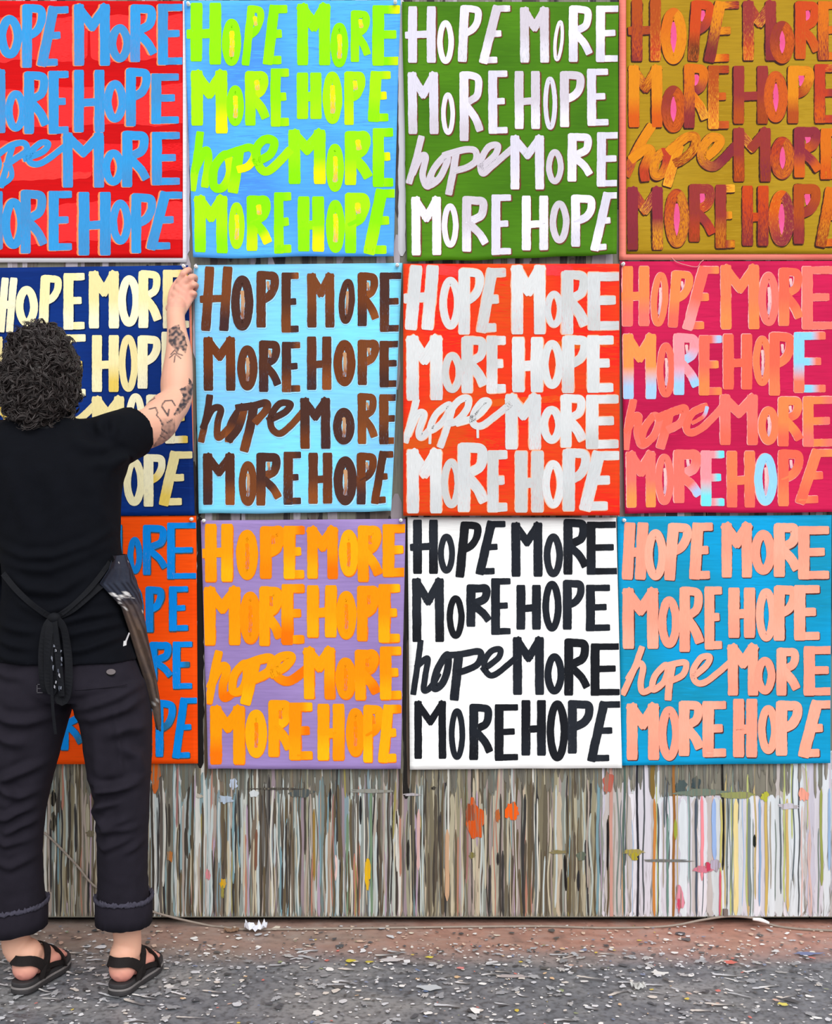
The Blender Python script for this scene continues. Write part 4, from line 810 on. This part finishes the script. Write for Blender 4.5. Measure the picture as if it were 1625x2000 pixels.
creases(sm, [(px2([(14, 1062), (70, 1085), (130, 1084), (190, 1062), (224, 1035)]), .005, .011), (px2([(6, 1085), (60, 1105), (120, 1108), (180, 1085), (226, 1060)]), .004, .011), (px2([(20, 1105), (80, 1145), (140, 1150), (200, 1112)]), .005, .013),
             (px2([(30, 1130), (70, 1172), (110, 1190), (160, 1172), (215, 1120)]), .004, .012), (px2([(130, 1212), (190, 1196), (240, 1190)]), .004, .009), (px2([(20, 1214), (60, 1222), (100, 1226)]), .004, .009), (px2([(125, 1240), (180, 1225), (250, 1212)]), .004, .009), (px2([(10, 1240), (50, 1252), (95, 1256)]), .004, .010), (px2([(130, 1266), (190, 1258), (255, 1235)]), .005, .009), (px2([(4, 1258), (40, 1275), (80, 1280)]), .005, .010),
             (px2([(190, 822), (196, 840), (205, 856)]), .006, .010), (px2([(214, 815), (222, 836), (220, 860)]), .004, .010), (px2([(150, 860), (180, 876), (215, 880)]), .005, .014), (px2([(255, 880), (235, 900), (215, 930)]), .007, .014), (px2([(240, 890), (215, 905), (190, 910)]), .005, .013), (px2([(100, 905), (130, 960), (135, 1030)]), .003, .02), (px2([(40, 920), (60, 980), (80, 1040)]), .003, .02), (px2([(200, 940), (205, 990), (215, 1030)]), .003, .014)], .0022, 16)
# sleeve opening: remove the end cap so that the cuff reads as an edge
link('shirt', sm, person, (SHIRTM,))

# ---- trousers
tr = [loft(smooth_secs([sec(1262, 2, 260, -.50, 88), sec(1300, -6, 270, -.50, 94), sec(1340, -10, 283, -.50, 97), sec(1362, -6, 284, -.50, 84)]), 44, 2.4)]
tr.append(loft(smooth_secs([sec(1330, 130, 282, -.50, 92), sec(1362, 146, 288, -.50, 93), sec(1385, 152, 292, -.50, 90), sec(1430, 163, 294, -.502, 82), sec(1500, 172, 293, -.508, 72), sec(1575, 187, 290, -.512, 64), sec(1640, 191, 287, -.508, 58), sec(1700, 192, 287, -.50, 55), sec(1760, 192, 290, -.49, 54), sec(1798, 193, 291, -.485, 53)]), 36, 2.2))
tr.append(loft(smooth_secs([sec(1330, -8, 158, -.50, 92), sec(1362, -12, 143, -.50, 93), sec(1385, -14, 137, -.50, 90), sec(1430, -20, 124, -.502, 82), sec(1500, -28, 106, -.508, 72), sec(1575, -32, 88, -.512, 64), sec(1640, -32, 82, -.508, 58), sec(1700, -30, 82, -.50, 55), sec(1765, -24, 86, -.49, 54), sec(1812, -22, 86, -.485, 53)]), 36, 2.2))
tm = union(tr, .006, 4, .5)
creases(tm, [(px2([(146, 1372), (190, 1370), (245, 1352), (285, 1330)]), .007, .012), (px2([(150, 1390), (200, 1388), (260, 1372), (290, 1350)]), .006, .012), (px2([(5, 1372), (40, 1392), (80, 1396), (130, 1384)]), .006, .012), (px2([(4, 1410), (40, 1430), (75, 1438)]), .007, .013),
             (px2([(230, 1420), (265, 1408), (290, 1412)]), .008, .015), (px2([(255, 1440), (280, 1465), (288, 1500)]), .005, .011), (px2([(188, 1512), (230, 1528), (285, 1508)]), .007, .011), (px2([(196, 1540), (220, 1525), (280, 1520)]), .006, .009), (px2([(190, 1578), (215, 1556), (250, 1548)]), .007, .010), (px2([(195, 1580), (225, 1598), (270, 1580)]), .006, .010), (px2([(198, 1610), (230, 1606), (280, 1600)]), .005, .009), (px2([(200, 1632), (220, 1640), (270, 1622)]), .004, .009), (px2([(255, 1650), (275, 1640), (285, 1630)]), .004, .009),
             (px2([(2, 1530), (30, 1506), (70, 1490), (100, 1478)]), .007, .011), (px2([(4, 1500), (20, 1520), (60, 1540), (88, 1530)]), .006, .010), (px2([(2, 1582), (40, 1578), (80, 1560)]), .007, .010), (px2([(30, 1612), (60, 1596), (84, 1588)]), .006, .010), (px2([(4, 1614), (30, 1630), (76, 1624)]), .005, .010), (px2([(4, 1664), (40, 1676), (80, 1660)]), .004, .010), (px2([(10, 1300), (40, 1310), (80, 1312)]), .003, .010), (px2([(245, 1372), (252, 1440), (256, 1500)]), .003, .006), (px2([(205, 1395), (212, 1500), (222, 1600), (230, 1700)]), .003, .014), (px2([(60, 1400), (40, 1500), (36, 1620), (34, 1720)]), .003, .014)], .0018, 20)
tro = link('trousers', tm, person, (TROUM,))
def ring(pts_c, rx, ry, z0, z1, out, mat, name, parent, ragged=0, n=60, tilt=0):
    v, f = [], []; R = random.Random(len(name)+int(rx*1e4))
    prof = [(out*.2, z0), (out, z0), (out*1.15, z0+(z1-z0)*.4), (out*1.1, z1-(z1-z0)*.1), (out*.6, z1), (-.002, z1-.004)]
    for i in range(n):
        a = i/n*6.28319; ca, sa = math.cos(a), math.sin(a); ca = math.copysign(abs(ca)**.9, ca); sa = math.copysign(abs(sa)**.9, sa)
        for k, (o, z) in enumerate(prof):
            rg = ragged*nz(i*.9, k*.6, rx*50)+(ragged*.6*R.uniform(-1, 1) if k in (3, 4) else 0)
            v.append((pts_c.x+ca*(rx+o+rg*.4), pts_c.y+sa*(ry+o+rg*.4), z+rg+tilt*ca))
    m = len(prof)
    for i in range(n):
        for k in range(m-1): a, b = i*m+k, ((i+1) % n)*m+k; f.append((a, b, b+1, a+1))
    return simple(name, v, f, mat, parent)
for (xl, xr, yb, yt, Y, tl) in ((193, 291, 1799, 1752, -.487, -.002), (-22, 86, 1813, 1768, -.487, .009)):
    c = W((xl+xr)/2, yb, Y); s = (Y+CAMD)/F; zt = W(0, yt, Y).z
    cf = ring(c, (xr-xl)/2*s, 53*s, c.z-.003, zt, .006, TROUM, 'rolled_cuff', tro, .003, 60, tl)
    ring(Vector((c.x, c.y, 0)), (xr-xl)/2*s+.003, 53*s+.003, zt-.004, zt+.007, .006, FRAYM, 'frayed_edge', cf, .006, 140, tl)
def patch(acc, pts, Y, c, th=.0015):
    P = [W(x, y, Y) for x, y in pts]; n = len(P); i0 = len(acc.v)
    for dy in (-th, 0):
        for p in P: acc.add((p.x, p.y+dy, p.z), c, c, .2, (p.x, p.z, 2))
    acc.f.append(tuple(i0+i for i in range(n))[::-1]); acc.f.append(tuple(i0+n+i for i in range(n)))
    for i in range(n): acc.f.append((i0+i, i0+(i+1) % n, i0+n+(i+1) % n, i0+n+i))
def surf_y(me, x, z, extra=0):                                # nearest back surface of a garment at (x, z)
    best = 9
    for vt in me.vertices:
        if abs(vt.co.x-x) < .008 and abs(vt.co.z-z) < .008: best = min(best, vt.co.y)
    return (best if best < 9 else -.6)-extra
q0 = W(217, 1313, -.61); ys = surf_y(tm, q0.x, q0.z, .0012)
ov = Acc(); patch(ov, [(217+9*math.cos(a/20*6.283), 1312+5.5*math.sin(a/20*6.283)) for a in range(20)], ys-.0024, lin((120, 112, 114)), .002); e = ov.build('oval_patch', APRONM, tro, False); e['label'] = 'small grey oval patch on the back pocket'
ov = Acc(); patch(ov, [(216+10*math.cos(a/20*6.283), 1314+6*math.sin(a/20*6.283)) for a in range(20)], ys-.0004, lin((10, 9, 10)), .002); ov.build('patch_shadow', APRONM, tro, False)  # black shadow beneath the oval patch, put in as a dark ellipse
q0 = W(247, 1245, -.60); ys = surf_y(sm, q0.x, q0.z, .004)
cl_ = Acc(); patch(cl_, [(252, 1235), (254, 1237), (246, 1258), (243, 1256)], ys, lin((190, 186, 190)), .003); patch(cl_, [(242, 1252), (248, 1250), (247, 1260), (241, 1262)], ys-.001, lin((214, 212, 214)), .003)
e = cl_.build('pocket_clip', APRONM, tro, False); e['label'] = 'pale metal clip at the back pocket'
q0 = W(78, 1346, -.61); ys = surf_y(tm, q0.x, q0.z, .0012); cl_ = Acc()
for a in ([(72, 1336), (84, 1336), (84, 1337.6), (72, 1337.6)], [(72, 1352), (84, 1352), (84, 1353.6), (72, 1353.6)], [(72, 1336), (73.6, 1336), (73.6, 1353), (72, 1353)], [(74, 1344), (80, 1344), (80, 1345.6), (74, 1345.6)]): patch(cl_, a, ys, lin((84, 82, 88)))
cl_.build('seam_stitching', APRONM, tro, False)
# pocket edges: stitched seams
for pts in ([(152, 1345), (200, 1342), (246, 1338)],):
    vv = []
    for x, y in catmull(pts, False, 12):
        p = W(x, y, -.6); vv.append(Vector((p.x, surf_y(tm, p.x, p.z, .0), p.z)))
    v, f = tube(vv, .0014, 6, .02); simple('pocket_seam', v, f, TROUM, tro)

# ---- apron
ap = Acc(); dn, dn2 = lin((40, 46, 62)), lin((54, 60, 74)); brown, whit = lin((112, 92, 76)), lin((216, 216, 216))
rowsA = []                                                    # (py, back edge px, back Y, outer px, front half depth)
RW = [(1086, 222, -.555, 243, .00), (1112, 214, -.575, 252, .0), (1140, 196, -.588, 262, .0), (1165, 220, -.575, 270, .0), (1185, 238, -.56, 275, .0), (1230, 253, -.53, 282, .0), (1280, 268, -.51, 292, .0), (1330, 284, -.49, 303, .0), (1380, 297, -.475, 311, .0), (1425, 307, -.455, 313, .0)]
NA = 110
for (py, bx_, by_, ox, _) in RW:
    b = W(bx_, py, by_); o = W(ox, py, -.47); z = b.z
    lf = W(118-(ox-118)+8, py, -.47).x; fr = -.385
    zf = max(z, W(0, 1345, -.39).z)
    path = [b, Vector((b.x*.35+o.x*.65, by_*.45-.47*.55, z)), Vector((o.x, -.46, z)), Vector((o.x*.85+(-.885)*.15, -.405, (z+zf)/2)), Vector((-.885, fr+.012, zf)), Vector((lf*.85-.885*.15, -.405, (z+zf)/2)), Vector((lf, -.46, z)), Vector((lf+.02, -.53, z))]
    sm_ = catmull([tuple(p) for p in path], False, .01); L = len(sm_)
    rowsA.append([Vector(sm_[int(k/(NA-1)*(L-1))]) for k in range(NA)])
fine = []
for i in range(len(rowsA)-1):
    for k in range(9):
        t = k/9; fine.append([rowsA[i][j].lerp(rowsA[i+1][j], t) for j in range(NA)])
fine.append(rowsA[-1])
bib = []
for k in range(8):                                            # front bib rising to the chest
    t = 1-k/8; py = 860+(1086-860)*(1-t); wv = .10+.015*(1-t)
    bib.append([Vector((-.885+wv*math.cos(math.pi*j/(NA-1))*1.0, -.375+.018*math.sin(math.pi*j/(NA-1)), W(0, py, -.4).z)) for j in range(NA)])
allr = fine
nr = len(allr)
for lay in (0, 1):
    for i, r in enumerate(allr):
        for j, p in enumerate(r):
            t = i/(nr-1); e = max(0, 1-j/18.0)
            sp = max(0, min(1, .5+.5*nz(p.x*60, p.y*60, p.z*45)+.4*nz(p.x*200, p.y*200, p.z*260))); c = mixc(dn, dn2, sp)
            if t > .33: c = mixc(c, brown, min(1, e*1.4+.15)*min(1, (t-.33)*5)*(.45+.55*sp))
            if t > .62: c = mixc(c, lin((44, 42, 46)), (t-.62)*1.8*(.5+.5*nz(p.z*70, p.x*60, 4)))
            if .30 < t < .46 and j < 14 and nz(p.x*40, p.z*60, 3)+.6*nz(p.x*140, p.z*200, 5) > .12: c = whit
            if nz(p.x*160, p.y*160, p.z*260) > .62: c = whit
            off = Vector((.0022, 0, 0)) if lay else Vector((0, 0, 0))
            ap.add(p-off, c, mixc(c, dn, .5), .3, (p.x, p.z, 1))
for i in range(nr-1):
    for j in range(NA-1):
        a = i*NA+j; ap.f.append((a, a+1, a+NA+1, a+NA)); k = nr*NA; ap.f.append((a+k, a+NA+k, a+NA+1+k, a+1+k))
for i in range(nr-1):
    a = i*NA; k = nr*NA; ap.f.append((a, a+NA, a+NA+k, a+k)); a += NA-1; ap.f.append((a+NA, a, a+k, a+NA+k))
for j in range(NA-1):
    a = (nr-1)*NA+j; k = nr*NA; ap.f.append((a, a+1, a+1+k, a+k))
apo = ap.build('apron', APRONM, person); apo['label'] = 'dark denim apron edge crusted with paint'
bb = Acc()
for lay in (0, 1):
    for r in bib:
        for p in r: bb.add(p+Vector((0, .003*lay, 0)), dn, dn2, .3, (p.x, p.z, 1))
m = len(bib)
for i in range(m-1):
    for j in range(NA-1): a = i*NA+j; bb.f.append((a, a+1, a+NA+1, a+NA)); k = m*NA; bb.f.append((a+k, a+NA+k, a+NA+1+k, a+1+k))
bb.build('apron_bib', APRONM, apo)
def tape(pts, wd_, th, name, parent, hug=None, lift=.004, mat=STRINGM):
    """flat cloth tape following picture-plane points; hug lays it on a garment"""
    q = []
    for p in catmull([tuple(p) for p in pts], False, 8):
        w0 = W(p[0], p[1], -.6); y = p[2] if len(p) > 2 else None
        if hug is not None: y = surf_y(hug, w0.x, w0.z, lift)
        q.append([p[0], p[1], y])
    for _ in range(2):
        for i in range(1, len(q)-1): q[i][2] = (q[i-1][2]+q[i][2]*2+q[i+1][2])/4
    P = [W(*a) for a in q]; v, f = [], []
    for i, p in enumerate(P):
        t = (P[min(i+1, len(P)-1)]-P[max(0, i-1)]).normalized(); a = t.cross(Vector((0, 1, 0))).normalized(); b = Vector((0, 1, 0))
        tw = .35*math.sin(i*.35+len(P)); a2 = a*math.cos(tw)+b*math.sin(tw); b2 = a*-math.sin(tw)+b*math.cos(tw)
        for x, y in ((-1, -1), (1, -1), (1, 1), (-1, 1)): v.append(p+a2*wd_/2*x+b2*th/2*y)
        if i:
            for k in range(4): f.append(((i-1)*4+k, (i-1)*4+(k+1) % 4, i*4+(k+1) % 4, i*4+k))
    f.append((3, 2, 1, 0)); f.append(tuple(len(v)-4+k for k in range(4)))
    return simple(name, v, f, mat, parent, False)
tape([(198, 1143), (165, 1172), (135, 1194), (108, 1206)], .016, .003, 'apron_tie', apo, sm, .006)
tape([(222, 1088), (205, 1112), (175, 1150), (140, 1184), (112, 1204)], .012, .003, 'apron_tie', apo, sm, .005)
tape([(6, 1120), (30, 1150), (62, 1180), (90, 1200), (104, 1206)], .014, .003, 'apron_tie', apo, sm, .006)
yk = surf_y(sm, W(106, 1206, -.6).x, W(106, 1206, -.6).z, .012)
v, f = ellipsoid(W(106, 1207, yk), (.016, .012, .013), 10); simple('knot', v, f, STRINGM, apo)
tape([(102, 1208, yk), (88, 1228, yk-.012), (82, 1280, yk-.016), (84, 1330, yk-.018), (90, 1352, yk-.012)], .017, .003, 'bow_tail', apo)
tape([(108, 1208, yk), (124, 1226, yk-.014), (133, 1280, yk-.018), (134, 1340, yk-.02), (128, 1368, yk-.02), (116, 1368, yk-.017), (110, 1340, yk-.014), (108, 1260, yk-.01), (106, 1215, yk)], .018, .003, 'bow_loop', apo)
tape([(104, 1208, yk), (96, 1232, yk-.016), (92, 1290, yk-.022), (96, 1340, yk-.024), (104, 1352, yk-.022), (106, 1320, yk-.018), (105, 1240, yk-.012)], .018, .003, 'bow_loop', apo)
tape([(106, 1212, yk-.006), (112, 1260, yk-.024), (116, 1310, yk-.027), (121, 1360, yk-.026)], .015, .003, 'bow_tail', apo)
tape([(104, 1215, yk-.005), (101, 1300, yk-.026), (103, 1380, yk-.028), (106, 1412, yk-.026), (109, 1434, yk-.026)], .007, .003, 'bow_tail', apo)
for pts, dz in (([(222, 1100), (238, 1103), (237, 1110), (221, 1107)], -.006), ([(188, 1150), (196, 1140), (198, 1144), (194, 1150), (199, 1152), (190, 1152)], -.008), ([(237, 1122), (242, 1123), (242, 1126), (237, 1126)], -.006), ([(238, 1130), (242, 1130), (242, 1134), (238, 1134)], -.006)):
    cx = sum(p[0] for p in pts)/len(pts); cy = sum(p[1] for p in pts)/len(pts); w0 = W(cx, cy, -.57); best = min(((p.x-w0.x)**2+(p.z-w0.z)**2, p.y) for p in ap.v)[1]
    mk = Acc(); patch(mk, pts, best+dz*.5, lin((222, 226, 232)), .002); mk.build('paint_spot', APRONM, apo, False)
rs = random.Random(5); mk = Acc()
for k in range(14):
    x, y = 108+rs.uniform(-8, 16), rs.uniform(1225, 1345); p = [(x, y), (x+2.2, y+rs.uniform(0, 3)), (x+rs.uniform(1, 3), y+rs.uniform(4, 12)), (x-.6, y+5)]; patch(mk, p, yk-.031, lin(rs.choice([(120, 124, 136), (76, 80, 92), (160, 160, 168)])), .002)
mk.build('paint_flecks', APRONM, apo, False)
# neck strap of the apron, under the hair
v, f = tube([W(40, 845, -.40), W(55, 838, -.49), W(84, 836, -.525), W(112, 838, -.49), W(128, 845, -.40)], .006, 8, .01); simple('neck_strap', v, f, STRINGM, apo)

# ---- hair
rs = random.Random(21); hvv, hff = [], []
hc = W(79, 748, -.462); sc = (hc.y+CAMD)/F
def hair_r(d):                                               # radius of the hair mass along a direction
    ex = 73*sc*(1.0 if d.z > -.1 else 1.0-.10*(-d.z)); ez = 122*sc; ey = .112
    return 1/math.sqrt((d.x/ex)**2+(d.y/ey)**2+(d.z/ez)**2)
def face_zone(d): return d.y > .52 and d.z < .55
base = []
v, f = ellipsoid((0, 0, 0), (1, 1, 1), 28)
bv = []
for p in v:
    d = p.normalized(); r = hair_r(d)*(.90+.06*nz(d.x*5, d.y*5, d.z*5))
    if face_zone(d): r = min(r, .070)
    bv.append(hc+d*r)
hvv += bv; hff += f
for k in range(1900):
    u = rs.uniform(-1, 1); a = rs.uniform(0, 6.28319); s_ = math.sqrt(1-u*u); d = Vector((s_*math.cos(a), s_*math.sin(a), u))
    if face_zone(d): continue
    p = hc+d*hair_r(d)*(rs.uniform(.84, .99) if k % 7 else rs.uniform(.97, 1.05))
    tdir = (Vector((rs.uniform(-1, 1), rs.uniform(-1, 1), rs.uniform(-1.2, .4)))); tdir = (tdir-d*tdir.dot(d)*.75).normalized()
    sd = tdir.cross(d).normalized(); nd = sd.cross(tdir).normalized()
    Ln = rs.uniform(.03, .07); R = rs.uniform(.007, .015); tr_ = rs.uniform(.0014, .0032); turns = rs.uniform(.8, 1.9); ph = rs.uniform(0, 6.28); bend = rs.uniform(-.5, .5)
    pts = []
    for i in range(15):
        t = i/14; q = ph+t*turns*6.28319; rr = R*(.6+.4*math.sin(math.pi*t))
        pts.append(p-d*R*.4+tdir*(Ln*(t-.5))+(nd*math.sin(q)+sd*math.cos(q))*rr+sd*bend*Ln*(t-.5)**2*2-d*.010*t*t)
    for sdx in range(4):
        o_ = (nd*math.cos(sdx*1.7)+sd*math.sin(sdx*1.7))*rs.uniform(.0012, .0034); sq = rs.uniform(-.12, .12); rt = tr_*rs.uniform(.36, .62)
        n0 = len(hvv)
        for i, c in enumerate(pts):
            t = (pts[min(i+1, 14)]-pts[max(i-1, 0)]).normalized(); a_ = t.orthogonal().normalized() if i == 0 else (pa-t*pa.dot(t)).normalized(); pa = a_; b_ = t.cross(a_); r_ = rt*(1-.7*abs(2*i/14-1)**3)
            cc = c+o_*(1+.8*math.sin(i*.5+sdx))+sd*sq*(i/14-.5)*.05
            for j in range(4): q = j/4*6.28319; hvv.append(cc+a_*r_*math.cos(q)*1.5+b_*r_*math.sin(q))
            if i:
                for j in range(4): hff.append((n0+(i-1)*4+j, n0+(i-1)*4+(j+1) % 4, n0+i*4+(j+1) % 4, n0+i*4+j))
simple('hair', hvv, hff, HAIRM, person)

# ---- sandals
def sandal(ft, label):
    h, d, r = ft; base = Vector((h.x, h.y, 0))
    e = bpy.data.objects.new('sandal', None); C.objects.link(e); e.location = base; e.parent = person; e.matrix_parent_inverse = person.matrix_basis.inverted(); e['label'] = label
    bpy.context.view_layer.update()
    outl = [(-.016, .0), (-.010, .022), (.010, .033), (.05, .036), (.10, .040), (.15, .047), (.19, .046), (.22, .034), (.236, .012), (.238, -.006), (.228, -.026), (.20, -.040), (.15, -.044), (.10, -.037), (.05, -.034), (.010, -.032), (-.010, -.021)]
    O = catmull(outl, True, .008)[:-1]
    def slab(z0, z1, g, mat, nm, z2=0):
        v, f = [], []; n = len(O); prof = [(g-.003, z0), (g, z0+.003), (g, z1-.003), (g-.003, z1)]
        for gg, z in prof:
            for (a, b) in O:
                l = math.hypot(a-.11, b) or 1; a2, b2 = a+(a-.11)/l*gg, b+b/l*gg; v.append(base+d*a2+r*b2+Vector((0, 0, z+z2*max(0, (a-.17)/.07)**2)))
        for k in range(3):
            for i in range(n): p, q = k*n+i, k*n+(i+1) % n; f.append((p, q, q+n, p+n))
        f.append(tuple(range(n))[::-1]); f.append(tuple(3*n+i for i in range(n)))
        o = bpy.data.meshes.new(nm); o.from_pydata([tuple(x) for x in v], [], f); ob = bpy.data.objects.new(nm, o); C.objects.link(ob); o.materials.append(mat); par(ob); return ob
    def par(ob): ob.parent = e; ob.matrix_parent_inverse = (person.matrix_basis @ person.matrix_basis.inverted() @ e.matrix_world).inverted()
    slab(.0045, .016, .002, RUBM, 'outsole', .008); slab(.0155, .022, .003, SOLEM, 'midsole', .008); slab(.0215, .033, .0, RUBM, 'footbed', .008)
    def strap(pts, w_, nm, th=.0035):
        P = [base+d*a+r*b+Vector((0, 0, z)) for a, b, z in catmull(pts, False, .006)]; v, f = [], []; cen = base+d*.07+Vector((0, 0, .05))
        for i, p in enumerate(P):
            t = (P[min(i+1, len(P)-1)]-P[max(0, i-1)]).normalized(); nn = (p-cen); nn = (nn-t*nn.dot(t)).normalized(); b = t.cross(nn)
            for x, y in ((-1, 0), (1, 0), (1, 1), (-1, 1)): v.append(p+b*w_/2*x+nn*th*y)
            if i:
                for k in range(4): f.append(((i-1)*4+k, (i-1)*4+(k+1) % 4, i*4+(k+1) % 4, i*4+k))
        f.append((3, 2, 1, 0)); f.append(tuple(len(v)-4+k for k in range(4)))
        o = bpy.data.meshes.new(nm); o.from_pydata([tuple(x) for x in v], [], f); ob = bpy.data.objects.new(nm, o); C.objects.link(ob); o.materials.append(STRAPM); par(ob)
    strap([(.075, -.040, .030), (.045, -.042, .062), (.012, -.032, .082), (-.008, -.010, .086), (-.008, .010, .086), (.012, .032, .082), (.045, .042, .062), (.075, .040, .030)], .024, 'heel_strap')
    strap([(.062, -.042, .040), (.075, -.040, .085), (.095, -.022, .098), (.100, 0, .100), (.095, .022, .098), (.075, .040, .085), (.062, .042, .040)], .020, 'ankle_strap')
    strap([(.150, -.048, .026), (.150, -.042, .050), (.148, -.02, .068), (.146, 0, .071), (.148, .02, .066), (.150, .042, .048), (.152, .050, .026)], .024, 'toe_strap')
    for s in (-1, 1): strap([(.040, s*.041, .030), (.052, s*.043, .058), (.075, s*.041, .080)], .013, 'side_strap')
    for s in (-1, 1): strap([(.075, s*.042, .050), (.11, s*.045, .046), (.150, s*.047, .036)], .012, 'side_strap')
sandal(footR, 'black strap sandal on the right foot'); sandal(footL, 'black strap sandal on the left foot')
